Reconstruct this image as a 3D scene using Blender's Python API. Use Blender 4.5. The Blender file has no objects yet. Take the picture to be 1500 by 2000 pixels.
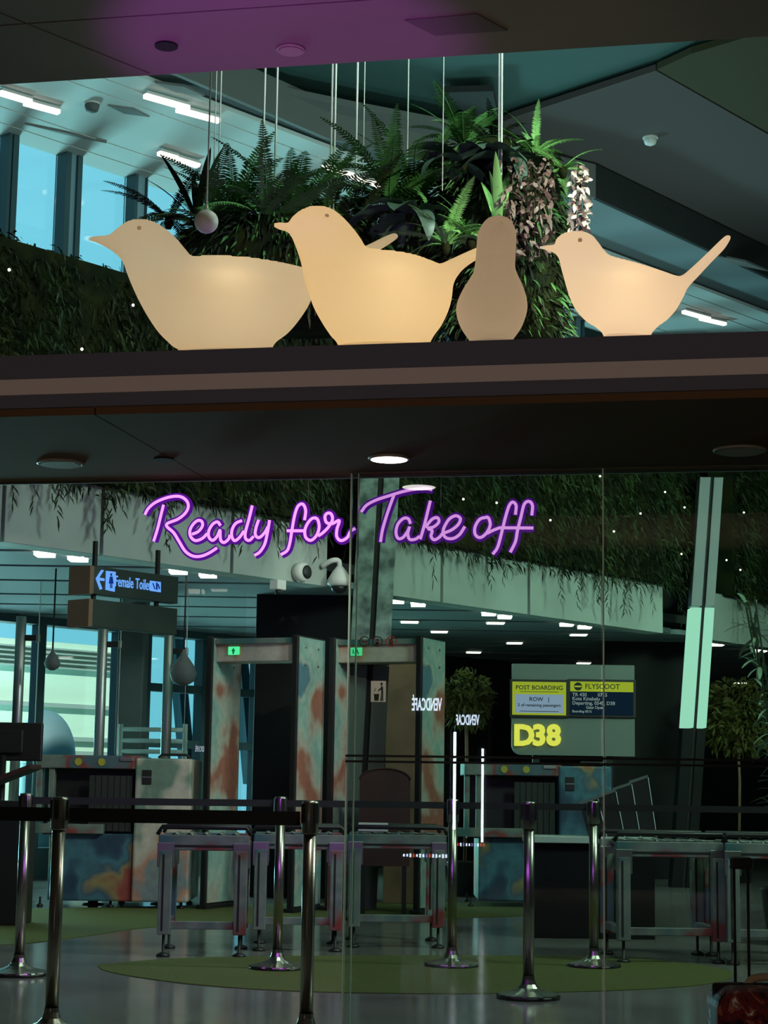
import bpy, math, random
import numpy as np
from mathutils import Vector, Matrix, noise
random.seed(7)
S = bpy.context.scene
COL = S.collection
R = math.radians

# ------------------------------------------------------------------ camera
FPX, HOR, YAW, ROLL, EYE = 3600.0, 540.0, R(11.3), 0.015, 1.1
PIT = math.atan(HOR / FPX)
F0 = Vector((-math.sin(YAW) * math.cos(PIT), math.cos(YAW) * math.cos(PIT), math.sin(PIT)))
R0 = Vector((math.cos(YAW), math.sin(YAW), 0))
U0 = R0.cross(F0)
RV = R0 * math.cos(ROLL) + U0 * math.sin(ROLL)
UV = -R0 * math.sin(ROLL) + U0 * math.cos(ROLL)
FV = F0
ORI = Vector((0, 0, EYE))
cam_d = bpy.data.cameras.new('camera')
cam = bpy.data.objects.new('camera', cam_d)
COL.objects.link(cam)
cam_d.sensor_fit = 'VERTICAL'
cam_d.sensor_height = 24
cam_d.sensor_width = 18
cam_d.lens = FPX / 2000 * 24
cam_d.clip_end = 400
cam.matrix_world = Matrix(((RV.x, UV.x, -FV.x, 0), (RV.y, UV.y, -FV.y, 0), (RV.z, UV.z, -FV.z, EYE), (0, 0, 0, 1)))
S.camera = cam

# ------------------------------------------------------------------ world, lights, exposure
S.view_settings.view_transform = 'Standard'
S.view_settings.look = 'None'
S.view_settings.gamma = 1
S.view_settings.use_curve_mapping = False
S.view_settings.exposure = 0.0
W = bpy.data.worlds.new('sky')
S.world = W
W.use_nodes = True
bg = W.node_tree.nodes['Background']
bg.inputs[0].default_value = (0.23, 0.70, 0.86, 1)
bg.inputs[1].default_value = 1.05
cy = S.cycles
cy.max_bounces = 7
cy.diffuse_bounces = 2
cy.glossy_bounces = 3
cy.transmission_bounces = 4
cy.transparent_max_bounces = 14
cy.caustics_reflective = False
cy.caustics_refractive = False
cy.sample_clamp_indirect = 4.0
cy.use_denoising = True
cy.use_adaptive_sampling = True
cy.adaptive_threshold = .03
cy.adaptive_min_samples = 20


def light(name, kind, loc, energy, color, aim=None, **kw):
    d = bpy.data.lights.new(name, kind)
    d.energy = energy
    d.color = color
    for k, v in kw.items():
        setattr(d, k, v)
    o = bpy.data.objects.new(name, d)
    COL.objects.link(o)
    o.location = loc
    if aim is not None:
        o.rotation_euler = (Vector(aim) - Vector(loc)).to_track_quat('-Z', 'Y').to_euler()
    return o


BANG = R(61.2)                       # direction of the bulkhead and the window wall
BU = Vector((math.cos(BANG), math.sin(BANG), 0))
BN = Vector((math.sin(BANG), -math.cos(BANG), 0))   # faces the camera side
B0 = Vector((-5.84, 13.66, 0))
WANG = R(58.7)
WU = Vector((math.cos(WANG), math.sin(WANG), 0))
WN = Vector((math.sin(WANG), -math.cos(WANG), 0))
W0 = Vector((-8.80, 20.02, 0))
YB, YG = 6.77, 8.14                  # beam front and glass line
ZC, ZL, ZS = 3.935, 2.785, 2.53      # lobby ceiling, ledge top, soffit

light('sun', 'SUN', (0, -20, 40), 4.6, (1, .97, .86), aim=(-12, 30, 0), angle=R(1))
# daylight thrown up on the hall ceiling from the bright apron outside the windows
p = W0 + WU * 6 - WN * 13
light('apron_light', 'AREA', (p.x, p.y, 0.5), 4300, (.42, .92, .92), aim=tuple(W0 + WU * 8 + WN * 3 + Vector((0, 0, 9))), shape='RECTANGLE', size=5, size_y=3)
# daylight through the lower windows, plus an unseen area light past them
for s, e in ((-4, 170), (2.0, 170), (30, 260)):
    p = W0 + WU * s + WN * .35 + Vector((0, 0, 1.7))
    o = light('window_light', 'AREA', p, e, (.45, .95, .88), aim=p + WN * 5 - Vector((0, 0, 1.2)), shape='RECTANGLE', size=4.5, size_y=2.2, spread=R(110))
    o.visible_camera = False
    o.visible_glossy = False
# unseen fill lights added to brighten the hall, then the plant spot
light('hall_fill', 'AREA', (-2.5, 16.5, 7.5), 55, (.62, .95, .80), aim=(-3.2, 17.5, 0), shape='DISK', size=2.5).visible_camera = False
for s_ in (0.5, 6, 12):
    p = B0 + BU * s_ - BN * .3 + Vector((0, 0, 5.75))
    light('ceiling_fill', 'AREA', p, 60, (.55, .95, .92), aim=p + Vector((.5, -.5, 3)), shape='RECTANGLE', size=4, size_y=.3).visible_camera = False  # unseen fill added above the green wall for the dark upper ceilings
light('hall_fill', 'AREA', (-.6, 9.6, 7.2), 130, (.72, .98, .80), aim=(-3.2, 15.5, 2.2), shape='DISK', size=1.6).visible_camera = False
light('hall_fill', 'AREA', (2.6, 11.5, 5.2), 250, (.70, 1, .84), aim=(-3.3, 15.5, .9), shape='DISK', size=1.4).visible_camera = False
light('hall_fill', 'AREA', (4.2, 17.0, 4.4), 120, (.66, 1, .80), aim=(-1.2, 21.5, 3.3), shape='DISK', size=1.2, spread=R(100)).visible_camera = False
light('plant_spot', 'SPOT', (1.0, 9.2, 5.3), 620, (.95, 1, .78), aim=(-1.35, 11.6, 4.35), spot_size=R(44), spot_blend=.8, shadow_soft_size=.06)
# lobby: an added warm fill light behind the camera and the violet spot
light('lobby_fill', 'AREA', (-1.0, -5.5, 1.6), 125, (1, .80, .58), aim=(-1.5, 7, 2.4), shape='RECTANGLE', size=3, size_y=.6).visible_glossy = False
light('violet_spot', 'SPOT', (-1.72, 4.6, 1.0), 320, (.60, .08, .86), aim=(-1.72, 6.5, 3.9), spot_size=R(26), spot_blend=.6, shadow_soft_size=.05)


# ------------------------------------------------------------------ pixel <-> world
def ray(x, y):
    return FV + RV * ((x - 750) / FPX) + UV * ((1000 - y) / FPX)


def rz(x, y, z):
    r = ray(x, y)
    return ORI + r * ((z - EYE) / r.z)


def ry(x, y, Y):
    r = ray(x, y)
    return ORI + r * (Y / r.y)


FH = Vector((-math.sin(YAW), math.cos(YAW), 0))
RH = Vector((math.cos(YAW), math.sin(YAW), 0))


def rd(x, y, dep):
    r = ray(x, y)
    return ORI + r * (dep / r.dot(FH))


def rp(x, y, p0, n):
    r = ray(x, y)
    return ORI + r * ((p0 - ORI).dot(n) / r.dot(n))


# ------------------------------------------------------------------ materials
MATS = {}


def mat(name, color, rough=.6, metal=0.0, emit=None, estr=0.0, vary=0.0, scale=8.0, color2=None, bump=0.0, spec=.5):
    if name in MATS:
        return MATS[name]
    m = bpy.data.materials.new(name)
    m.use_nodes = True
    nt = m.node_tree
    b = nt.nodes['Principled BSDF']
    b.inputs['Roughness'].default_value = rough
    b.inputs['Metallic'].default_value = metal
    b.inputs['Specular IOR Level'].default_value = spec
    b.inputs['Base Color'].default_value = (*color, 1)
    if vary or color2:
        tc = nt.nodes.new('ShaderNodeTexCoord')
        n = nt.nodes.new('ShaderNodeTexNoise')
        n.inputs['Scale'].default_value = scale
        n.inputs['Detail'].default_value = 4
        nt.links.new(tc.outputs['Object'], n.inputs['Vector'])
        r = nt.nodes.new('ShaderNodeValToRGB')
        c2 = color2 or tuple(c * (1 + vary) for c in color)
        c1 = color if color2 else tuple(c * (1 - vary) for c in color)
        r.color_ramp.elements[0].position = .35
        r.color_ramp.elements[1].position = .65
        r.color_ramp.elements[0].color = (*c1, 1)
        r.color_ramp.elements[1].color = (*c2, 1)
        nt.links.new(n.outputs[0], r.inputs[0])
        nt.links.new(r.outputs[0], b.inputs['Base Color'])
        if bump:
            bp = nt.nodes.new('ShaderNodeBump')
            bp.inputs['Strength'].default_value = bump
            bp.inputs['Distance'].default_value = .02
            nt.links.new(n.outputs[0], bp.inputs['Height'])
            nt.links.new(bp.outputs[0], b.inputs['Normal'])
    if emit:
        b.inputs['Emission Color'].default_value = (*emit, 1)
        b.inputs['Emission Strength'].default_value = estr
    MATS[name] = m
    return m


def mural(name, cols, scale=1.6):
    """patches of hand painted colour with soft irregular edges"""
    m = bpy.data.materials.new(name)
    m.use_nodes = True
    nt = m.node_tree
    b = nt.nodes['Principled BSDF']
    b.inputs['Roughness'].default_value = .55
    tc = nt.nodes.new('ShaderNodeTexCoord')
    n = nt.nodes.new('ShaderNodeTexNoise')
    n.inputs['Scale'].default_value = scale
    n.inputs['Detail'].default_value = 3
    n.inputs['Distortion'].default_value = .25
    nt.links.new(tc.outputs['Object'], n.inputs['Vector'])
    r = nt.nodes.new('ShaderNodeValToRGB')
    el = r.color_ramp.elements
    k = len(cols)
    for i, c in enumerate(cols):
        pos = .37 + .26 * i / (k - 1)
        e = el[i] if i < 2 else el.new(pos)
        e.position = pos
    for i, c in enumerate(cols):
        el[i].position = .37 + .26 * i / (k - 1)
        el[i].color = (*c, 1)
    n2 = nt.nodes.new('ShaderNodeTexNoise')
    n2.inputs['Scale'].default_value = 14
    n2.inputs['Detail'].default_value = 5
    nt.links.new(tc.outputs['Object'], n2.inputs['Vector'])
    mx = nt.nodes.new('ShaderNodeMix')
    mx.data_type = 'RGBA'
    mx.blend_type = 'OVERLAY'
    mx.inputs[0].default_value = .35
    nt.links.new(n.outputs[0], r.inputs[0])
    nt.links.new(r.outputs[0], mx.inputs[6])
    nt.links.new(n2.outputs[0], mx.inputs[7])
    nt.links.new(mx.outputs[2], b.inputs['Base Color'])
    MATS[name] = m
    return m


def glass(name, tint, refl, rough=0.0):
    m = bpy.data.materials.new(name)
    m.use_nodes = True
    nt = m.node_tree
    nt.nodes.clear()
    out = nt.nodes.new('ShaderNodeOutputMaterial')
    t = nt.nodes.new('ShaderNodeBsdfTransparent')
    t.inputs[0].default_value = (*tint, 1)
    g = nt.nodes.new('ShaderNodeBsdfGlossy')
    g.inputs['Roughness'].default_value = rough
    fr = nt.nodes.new('ShaderNodeFresnel')
    fr.inputs['IOR'].default_value = refl
    mx = nt.nodes.new('ShaderNodeMixShader')
    nt.links.new(fr.outputs[0], mx.inputs[0])
    nt.links.new(t.outputs[0], mx.inputs[1])
    nt.links.new(g.outputs[0], mx.inputs[2])
    nt.links.new(mx.outputs[0], out.inputs[0])
    MATS[name] = m
    return m


def emis(name, color, strength):
    if name in MATS:
        return MATS[name]
    m = bpy.data.materials.new(name)
    m.use_nodes = True
    nt = m.node_tree
    nt.nodes.clear()
    out = nt.nodes.new('ShaderNodeOutputMaterial')
    e = nt.nodes.new('ShaderNodeEmission')
    e.inputs[0].default_value = (*color, 1)
    e.inputs[1].default_value = strength
    nt.links.new(e.outputs[0], out.inputs[0])
    MATS[name] = m
    return m


M = MATS
mat('lobby_paint', (.19, .165, .145), .75, vary=.05, scale=1.5)
mat('joint_black', (.012, .012, .012), .8)
mat('hatch_grey', (.11, .085, .085), .8)
mat('fascia_slate', (.15, .145, .20), .6)
mat('fascia_alu', (.78, .66, .68), .5)
mat('fascia_brown', (.42, .37, .31), .6)
mat('soffit_brown', (.15, .08, .042), .85, spec=.15)
mat('hall_white', (.62, .66, .64), .7, vary=.03, scale=.7)
mat('hall_fascia', (.16, .165, .16), .7)
mat('hall_black', (.020, .022, .022), .8)
mat('hall_teal', (.04, .095, .09), .7)
mat('hall_grey', (.085, .072, .070), .75, spec=.2)
mat('hall_olive', (.055, .050, .026), .75, spec=.2)
mat('bulk_panel', (.40, .45, .42), .55, vary=.12, scale=1.1)
mat('slat_grey', (.22, .27, .29), .6)
mat('black_panel', (.004, .004, .005), .6, spec=.2)
mat('mullion', (.04, .09, .11), .5)
mat('mullion_pale', (.22, .36, .44), .5)
mat('wall_dark', (.035, .045, .045), .8)
mat('pillar_grey', (.10, .115, .115), .7, vary=.1, scale=2)
mat('steel', (.40, .375, .32), .30, 1.0)
mat('steel_dull', (.42, .42, .40), .4, 1.0)
mat('black_plastic', (.012, .012, .012), .45)
mat('belt_black', (.008, .008, .009), .75)
mat('white_plastic', (.70, .70, .68), .5)
mat('wood_brown', (.20, .11, .065), .6, vary=.2, scale=3)
mat('moss', (.006, .010, .005), .9, color2=(.020, .024, .006), scale=5, bump=.6, spec=.1)
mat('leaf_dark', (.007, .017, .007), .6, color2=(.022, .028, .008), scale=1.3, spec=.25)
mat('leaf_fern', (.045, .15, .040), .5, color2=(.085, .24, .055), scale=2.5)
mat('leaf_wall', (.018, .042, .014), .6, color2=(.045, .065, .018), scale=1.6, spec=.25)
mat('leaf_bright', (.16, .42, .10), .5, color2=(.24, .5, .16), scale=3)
mat('leaf_big', (.030, .060, .045), .35, color2=(.06, .10, .075), scale=3)
mat('leaf_red', (.10, .05, .045), .5, color2=(.20, .13, .11), scale=9)
mat('leaf_pale', (.62, .46, .40), .5, color2=(.75, .66, .58), scale=9)
mat('leaf_yellow', (.035, .038, .003), .7, color2=(.095, .09, .006), scale=2)
mat('carpet_green', (.080, .088, .016), .95, vary=.12, scale=30)
mat('maroon', (.05, .014, .013), .6, vary=.2, scale=6)
mural('mural_pale', [(.36, .13, .09), (.46, .40, .34), (.36, .46, .41), (.22, .38, .35), (.40, .44, .39), (.10, .20, .26)], 1.3)
mural('mural_cream', [(.16, .24, .20), (.52, .48, .42), (.56, .50, .44), (.50, .45, .38), (.52, .25, .17), (.20, .25, .27)], 1.4)
mural('mural_blue', [(.02, .05, .09), (.03, .08, .14), (.06, .18, .24), (.05, .11, .16), (.28, .22, .10), (.30, .06, .05)], 1.8)
mural('mural_rail', [(.06, .15, .15), (.15, .19, .17), (.19, .23, .20), (.15, .19, .18), (.24, .035, .03), (.07, .12, .15)], 2.0)
glass('glass_clear', (.80, .87, .83), 1.62)
glass('glass_window', (.90, .97, .98), 1.4)
glass('glass_barrier', (.93, .97, .95), 1.35)
mat('glass_edge', (.70, .85, .78), .15)


def floor_mat():
    m = mat('floor_stone', (.20, .19, .175), .16, vary=.14, scale=1.3)
    nt = m.node_tree
    b = nt.nodes['Principled BSDF']
    tc = nt.nodes.new('ShaderNodeTexCoord')
    n = nt.nodes.new('ShaderNodeTexNoise')
    n.inputs['Scale'].default_value = 2.2
    mr = nt.nodes.new('ShaderNodeMapRange')
    mr.inputs[3].default_value = .07
    mr.inputs[4].default_value = .2
    nt.links.new(tc.outputs['Object'], n.inputs['Vector'])
    nt.links.new(n.outputs[0], mr.inputs[0])
    nt.links.new(mr.outputs[0], b.inputs['Roughness'])


floor_mat()


# ------------------------------------------------------------------ mesh helpers
class MB:
    def __init__(self):
        self.v, self.f = [], []

    def add(self, vs, fs, mx=None):
        k = len(self.v)
        self.v += [tuple(mx @ Vector(v)) if mx else tuple(v) for v in vs]
        self.f += [tuple(i + k for i in q) for q in fs]
        return self

    def box(self, c, s, rz_=0.0, mx=None):
        hx, hy, hz = s[0] / 2, s[1] / 2, s[2] / 2
        t = Matrix.Translation(c) @ Matrix.Rotation(rz_, 4, 'Z')
        if mx:
            t = mx @ t
        vs = [(x, y, z) for x in (-hx, hx) for y in (-hy, hy) for z in (-hz, hz)]
        return self.add(vs, [(0, 1, 3, 2), (4, 6, 7, 5), (0, 4, 5, 1), (2, 3, 7, 6), (0, 2, 6, 4), (1, 5, 7, 3)], t)

    def bar(self, a, b, w, h=None, up=(0, 0, 1)):
        """box beam from a to b"""
        a, b = Vector(a), Vector(b)
        d = (b - a)
        L = d.length
        d.normalize()
        u = Vector(up)
        s = d.cross(u)
        if s.length < 1e-4:
            s = d.cross(Vector((0, 1, 0)))
        s.normalize()
        t = s.cross(d)
        h = w if h is None else h
        m = Matrix(((s.x, d.x, t.x, (a.x + b.x) / 2), (s.y, d.y, t.y, (a.y + b.y) / 2), (s.z, d.z, t.z, (a.z + b.z) / 2), (0, 0, 0, 1)))
        return self.box((0, 0, 0), (w, L, h), 0, m)

    def prism(self, poly, axis):
        """extrude planar polygon (3d points) by vector axis"""
        n = len(poly)
        ax = Vector(axis)
        vs = [Vector(p) for p in poly] + [Vector(p) + ax for p in poly]
        fs = [tuple(range(n))[::-1], tuple(range(n, 2 * n))] + [(i, (i + 1) % n, n + (i + 1) % n, n + i) for i in range(n)]
        return self.add(vs, fs)

    def tube(self, pts, r, n=8, closed=False, cap=True):
        pts = [Vector(p) for p in pts]
        k = len(pts)
        rings = []
        prev = None
        for i, p in enumerate(pts):
            a = pts[max(i - 1, 0)]
            b = pts[min(i + 1, k - 1)]
            d = (b - a)
            if d.length < 1e-9:
                d = Vector((0, 0, 1))
            d.normalize()
            if prev is None:
                u = d.cross(Vector((0, 0, 1)))
                if u.length < 1e-3:
                    u = d.cross(Vector((1, 0, 0)))
            else:
                u = prev - d * prev.dot(d)
            u.normalize()
            prev = u
            w = d.cross(u)
            rr = r[i] if isinstance(r, (list, tuple)) else r
            rings.append([p + (u * math.cos(2 * math.pi * j / n) + w * math.sin(2 * math.pi * j / n)) * rr for j in range(n)])
        vs = [q for g in rings for q in g]
        fs = []
        for i in range(k - 1):
            for j in range(n):
                j2 = (j + 1) % n
                fs.append((i * n + j, i * n + j2, (i + 1) * n + j2, (i + 1) * n + j))
        if cap:
            fs.append(tuple(range(n))[::-1])
            fs.append(tuple(range((k - 1) * n, k * n)))
        return self.add(vs, fs)

    def lathe(self, prof, n=24, c=(0, 0, 0)):
        vs, fs = [], []
        k = len(prof)
        for r, z in prof:
            for j in range(n):
                a = 2 * math.pi * j / n
                vs.append((c[0] + r * math.cos(a), c[1] + r * math.sin(a), c[2] + z))
        for i in range(k - 1):
            for j in range(n):
                j2 = (j + 1) % n
                fs.append((i * n + j, i * n + j2, (i + 1) * n + j2, (i + 1) * n + j))
        fs.append(tuple(range(n))[::-1])
        fs.append(tuple(range((k - 1) * n, k * n)))
        return self.add(vs, fs)

    def mesh(self, name, m, smooth=False):
        me = bpy.data.meshes.new(name)
        me.from_pydata(self.v, [], self.f)
        me.materials.append(M[m] if isinstance(m, str) else m)
        if smooth:
            me.polygons.foreach_set('use_smooth', [True] * len(me.polygons))
        me.update()
        return me

    def build(self, name, m, parent=None, smooth=False, local=False, bevel=0.0):
        """parent None: world coordinates; parent given: world coords unless local"""
        if parent is not None and not local:
            root = parent
            while root.parent:
                root = root.parent
            inv = (Matrix.Translation(root.location) @ root.rotation_euler.to_matrix().to_4x4()).inverted()
            self.v = [tuple(inv @ Vector(v)) for v in self.v]
        return put(name, self.mesh(name, m, smooth), parent, bevel)


def put(name, me, parent=None, bevel=0.0):
    o = bpy.data.objects.new(name, me)
    COL.objects.link(o)
    if parent is not None:
        o.parent = parent
    if bevel:
        md = o.modifiers.new('bevel', 'BEVEL')
        md.width = bevel
        md.segments = 2 if bevel < .03 else 5
        md.limit_method = 'ANGLE'
    return o


def tag(o, label, cat=None, group=None, kind=None):
    o['label'] = label
    if cat:
        o['category'] = cat
    if group:
        o['group'] = group
    if kind:
        o['kind'] = kind
    return o


def thing(name, label, cat, loc=(0, 0, 0), rot=0.0, group=None, kind=None):
    o = bpy.data.objects.new(name, None)
    COL.objects.link(o)
    o.empty_display_size = .1
    o.location = loc
    o.rotation_euler = (0, 0, rot)
    return tag(o, label, cat, group, kind)


def copy_thing(src, label, loc, rot=0.0):
    def rec(o, par):
        c = o.copy()
        COL.objects.link(c)
        c.parent = par
        for ch in [x for x in S.objects if x.parent == o]:
            rec(ch, c)
        return c
    r = rec(src, None)
    r.location = loc
    r.rotation_euler = (0, 0, rot)
    r['label'] = label
    return r


def text_mesh(body, size, m, extrude=.0, offset=.0, align='CENTER', shear=0.0):
    cu = bpy.data.curves.new('lettering', 'FONT')
    cu.body = body
    cu.size = size
    cu.extrude = extrude
    cu.offset = offset
    cu.align_x = align
    cu.align_y = 'CENTER'
    cu.shear = shear
    cu.resolution_u = 3
    o = bpy.data.objects.new('lettering', cu)
    COL.objects.link(o)
    dg = bpy.context.evaluated_depsgraph_get()
    me = bpy.data.meshes.new_from_object(o.evaluated_get(dg))
    bpy.data.objects.remove(o)
    me.materials.clear()
    me.materials.append(M[m])
    return me


def text_on(name, body, size, m, pos, ux, parent, extrude=.001, offset=0.0, align='CENTER', squash=1.0, up=Vector((0, 0, 1))):
    """lettering standing upright at pos (world), reading along ux"""
    me = text_mesh(body, size, m, extrude, offset, align)
    ux = Vector(ux).normalized()
    n = ux.cross(up)
    t = Matrix(((ux.x * squash, up.x, n.x, pos[0]), (ux.y * squash, up.y, n.y, pos[1]), (ux.z * squash, up.z, n.z, pos[2]), (0, 0, 0, 1)))
    if parent is not None:
        root = parent
        while root.parent:
            root = root.parent
        t = (Matrix.Translation(root.location) @ root.rotation_euler.to_matrix().to_4x4()).inverted() @ t
    me.transform(t)
    return put(name, me, parent)


def spline(pts, n=6):
    """catmull-rom through 3d points"""
    P = [Vector(p) for p in pts]
    P = [P[0] * 2 - P[1]] + P + [P[-1] * 2 - P[-2]]
    out = []
    for i in range(1, len(P) - 2):
        a, b, c, d = P[i - 1:i + 3]
        for k in range(n):
            t = k / n
            out.append(.5 * ((2 * b) + (c - a) * t + (2 * a - 5 * b + 4 * c - d) * t * t + (3 * b - 3 * c + d - a) * t ** 3))
    out.append(P[-2])
    return out


# ================================================================== STRUCTURE
def struct(name, mb, m, label, bevel=0.0):
    return tag(mb.build(name, m, bevel=bevel), label, kind='structure')


struct('floor', MB().box((-5, 26, -.1), (44, 70, .2)), 'floor_stone', 'dark polished stone floor of the terminal')
# outer shell: window wall on the left, dark walls right and behind, roof over all
struct('wall_right', MB().box((12.1, 24, 5), (.2, 66, 10.4)), 'wall_dark', 'dark right side wall of the hall')
struct('wall_back', MB().box((-6, -8.1, 5), (40, .2, 10.4)), 'wall_dark', 'dark wall behind the lobby')
PLAN = [W0 - WU * 33 - WN * .3, W0 + WU * 44 - WN * .3, Vector((12.2, 57.6, 0)), Vector((12.2, -8.2, 0)), Vector((-24, -8.2, 0))]


def deck(mb, z, t):
    return mb.prism([Vector((q.x, q.y, z)) for q in PLAN], (0, 0, t))


struct('ceiling_roof', deck(MB(), 10.3, .2), 'hall_black', 'dark roof deck over the hall')
struct('wall_lobby_left', MB().box((-6.6, 0, 2.1), (.2, 16.3, 4.3)), 'lobby_paint', 'brown painted left wall of the lobby')
struct('wall_lobby_right', MB().box((4.6, 0, 2.1), (.2, 16.3, 4.3)), 'lobby_paint', 'brown painted right wall of the lobby')

# window wall ---------------------------------------------------------
wl = tag(bpy.data.objects.new('wall_left', None), 'long window wall of the hall, dark spandrels between the glass', kind='structure')
COL.objects.link(wl)


def wallbox(mb, s0, s1, z0, z1, t=.25, off=0.0):
    c = W0 + WU * ((s0 + s1) / 2) + WN * off
    mb.box((c.x, c.y, (z0 + z1) / 2), (s1 - s0, t, z1 - z0), WANG)
    return mb


def s_at(x, y=400):
    return (rp(x, y, W0, WN) - W0).dot(WU)


SU0 = s_at(-330)
s_low_end = s_at(500, 1350)
ZWT = 8.87
wallbox(MB(), -33, SU0, 0, 10.3).build('wall_panel', 'wall_dark', wl)
wallbox(MB(), SU0, 60, ZWT, 10.3).build('wall_panel', 'wall_dark', wl)
wallbox(MB(), SU0, s_low_end, 2.97, 4.3).build('spandrel', 'mullion', wl)
wallbox(MB(), s_low_end, 14.5, 0, 4.3).build('wall_panel', 'black_panel', wl)
wallbox(MB(), 14.5, 60, 0, 4.3).build('wall_panel', 'black_panel', wl)
wallbox(MB(), SU0, s_low_end, 0, .35).build('spandrel', 'mullion', wl)

# upper windows: pale post between two dark mullions, then a fritted pane
up_posts = []      # px of (left dark, pale, right dark)
for (a, b, c, d) in ((-135, -115, -100, -80), (0, 6, 9, 20), (114, 124, 137, 146), (250, 256, 273, 275)):
    up_posts.append([s_at(k, 380) for k in (a, b, c, d)])
sp = up_posts[2][0] - up_posts[1][0]
for k in range(4, 13):
    q = up_posts[3][0] + (k - 3) * 1.55
    up_posts.append([q, q + .12, q + .30, q + .36])
wn = 0
for k, (a, b, c, d) in enumerate(up_posts):
    w = tag(bpy.data.objects.new('window_%d' % (k + 1), None), 'tall upper hall window, pane %d from the left, above the green wall' % (k + 1), kind='structure')
    COL.objects.link(w)
    wallbox(MB(), a, b, 4.3, ZWT, .22, .03).build('mullion', 'mullion', w)
    wallbox(MB(), b, c, 4.3, ZWT, .20).build('post', 'mullion_pale', w)
    wallbox(MB(), c, d, 4.3, ZWT, .22, .03).build('mullion', 'mullion', w)
    e = up_posts[k + 1][0] if k + 1 < len(up_posts) else d + 40
    wallbox(MB(), d, e, 4.3, ZWT, .02, -.05).build('pane', 'glass_window', w)
# lower windows
lw = tag(bpy.data.objects.new('window_20', None), 'row of low windows looking out on the sunlit apron', kind='structure')
COL.objects.link(lw)
lows = [SU0] + [s_at(x, 1350) for x in (-60, 72, 228, 280, 392, 455, 500)]
for a, b in zip(lows[:-1], lows[1:]):
    wallbox(MB(), a + .04, b - .04, .35, 2.97, .02, -.05).build('pane', 'glass_window', lw)
    wallbox(MB(), b - .05, b + .05, .35, 2.97, .16).build('mullion', 'mullion', lw)
for z in (1.62, 2.32):
    wallbox(MB(), s_at(280, 1350), s_low_end, z - .05, z + .05, .14).build('transom', 'mullion', lw)

# hall ceiling ---------------------------------------------------------
ZH = 8.85
hc = tag(bpy.data.objects.new('ceiling_hall', None), 'pale hall ceiling of long boards running along the windows', kind='structure')
COL.objects.link(hc)
CA = WANG
CU = Vector((math.cos(CA), math.sin(CA), 0))
CNn = Vector((math.sin(CA), -math.cos(CA), 0))
edge = [rz(*q, ZH) for q in ((-500, -230), (345, 145), (636, 269), (1161, 386), (1500, 542), (1760, 690))]
edge = [Vector((q.x, q.y, 0)) for q in edge]


def cut(off):
    """where the ceiling board line at offset off (across) leaves the pale ceiling: last along-coordinate"""
    best = None
    for a, b in zip(edge[:-1], edge[1:]):
        da, db = (a - W0).dot(CNn) - off, (b - W0).dot(CNn) - off
        if da * db <= 0 and da != db:
            t = da / (da - db)
            q = (a + (b - a) * t - W0).dot(CU)
            best = q if best is None else max(best, q)
    return best


far = 45
offs, o_ = [], -.1
omax = max((q - W0).dot(CNn) for q in edge)
omax = (edge[-1] - W0).dot(CNn)
rng = random.Random(3)
while o_ < omax - .2:
    w_ = rng.choice((.34, .42, .55, .7))
    offs.append((o_, o_ + w_))
    o_ += w_
mats_c = ['hall_white']
for i, (a, b) in enumerate(offs):
    pts = []
    ts = [a + .003, b - .004]
    dz = (i % 3) * .007
    c0, c1 = cut(ts[0]), cut(ts[1])
    if c0 is None and c1 is None:
        s0a = s0b = -33
    else:
        s0a = c0 if c0 is not None else c1
        s0b = c1 if c1 is not None else c0
    poly = [W0 + CNn * ts[0] + CU * s0a, W0 + CNn * ts[1] + CU * s0b, W0 + CNn * ts[1] + CU * far, W0 + CNn * ts[0] + CU * far]
    poly = [Vector((q.x, q.y, ZH + dz)) for q in poly]
    MB().prism(poly, (0, 0, .05)).build('ceiling_board', 'hall_white', hc)
bk = [Vector((q.x, q.y, ZH + .12)) for q in edge + [W0 + WU * 60, W0 - WU * 20]]
MB().prism(bk, (0, 0, .1)).build('backing', 'slat_grey', hc)
# stepped fascia along the edge of the pale ceiling
for k, (a, b) in enumerate(zip(edge[:-1], edge[1:])):
    m = 'hall_black' if k >= 3 else 'hall_fascia'
    mb = MB().bar(Vector((a.x, a.y, ZH + .22)), Vector((b.x, b.y, ZH + .22)), .06, .46)
    tag(mb.build('trim_%d' % (k + 1), m), 'dark stepped edge of the pale hall ceiling, run %d' % (k + 1), kind='structure')
# upper dark ceilings: teal sheet with grey and olive sheets below it
ZT = ZH + .62
struct('ceiling_teal', deck(MB(), ZT, .1), 'hall_teal', 'dark teal upper ceiling between the grey ones')


def sheet(name, px, z, m, label, t=.08):
    return struct(name, MB().prism([rz(x, y, z) for x, y in px], (0, 0, t)), m, label)


sheet('ceiling_grey', [(1000, 230), (1281, 138), (1900, 490), (1900, 690), (1500, 500), (1161, 340), (930, 262)], ZT - .14, 'hall_grey', 'large dark grey ceiling sheet right of the teal one')
sheet('ceiling_olive', [(1283, 136), (1350, 105), (1700, 0), (2000, 0), (1905, 488)], ZT - .14, 'hall_olive', 'olive dark ceiling sheet at the upper right')
sheet('ceiling_grey_left', [(300, 95), (436, 139), (513, 172), (593, 190), (695, 211), (837, 238), (960, 265), (1161, 345), (1161, 380), (636, 262), (345, 142)], ZT - .30, 'hall_fascia', 'dark grey band between pale ceiling and teal sheet')
sheet('ceiling_notch', [(866, 181), (963, 178), (975, 240), (940, 250)], ZT - .2, 'hall_black', 'small black recess in the teal ceiling')
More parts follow.
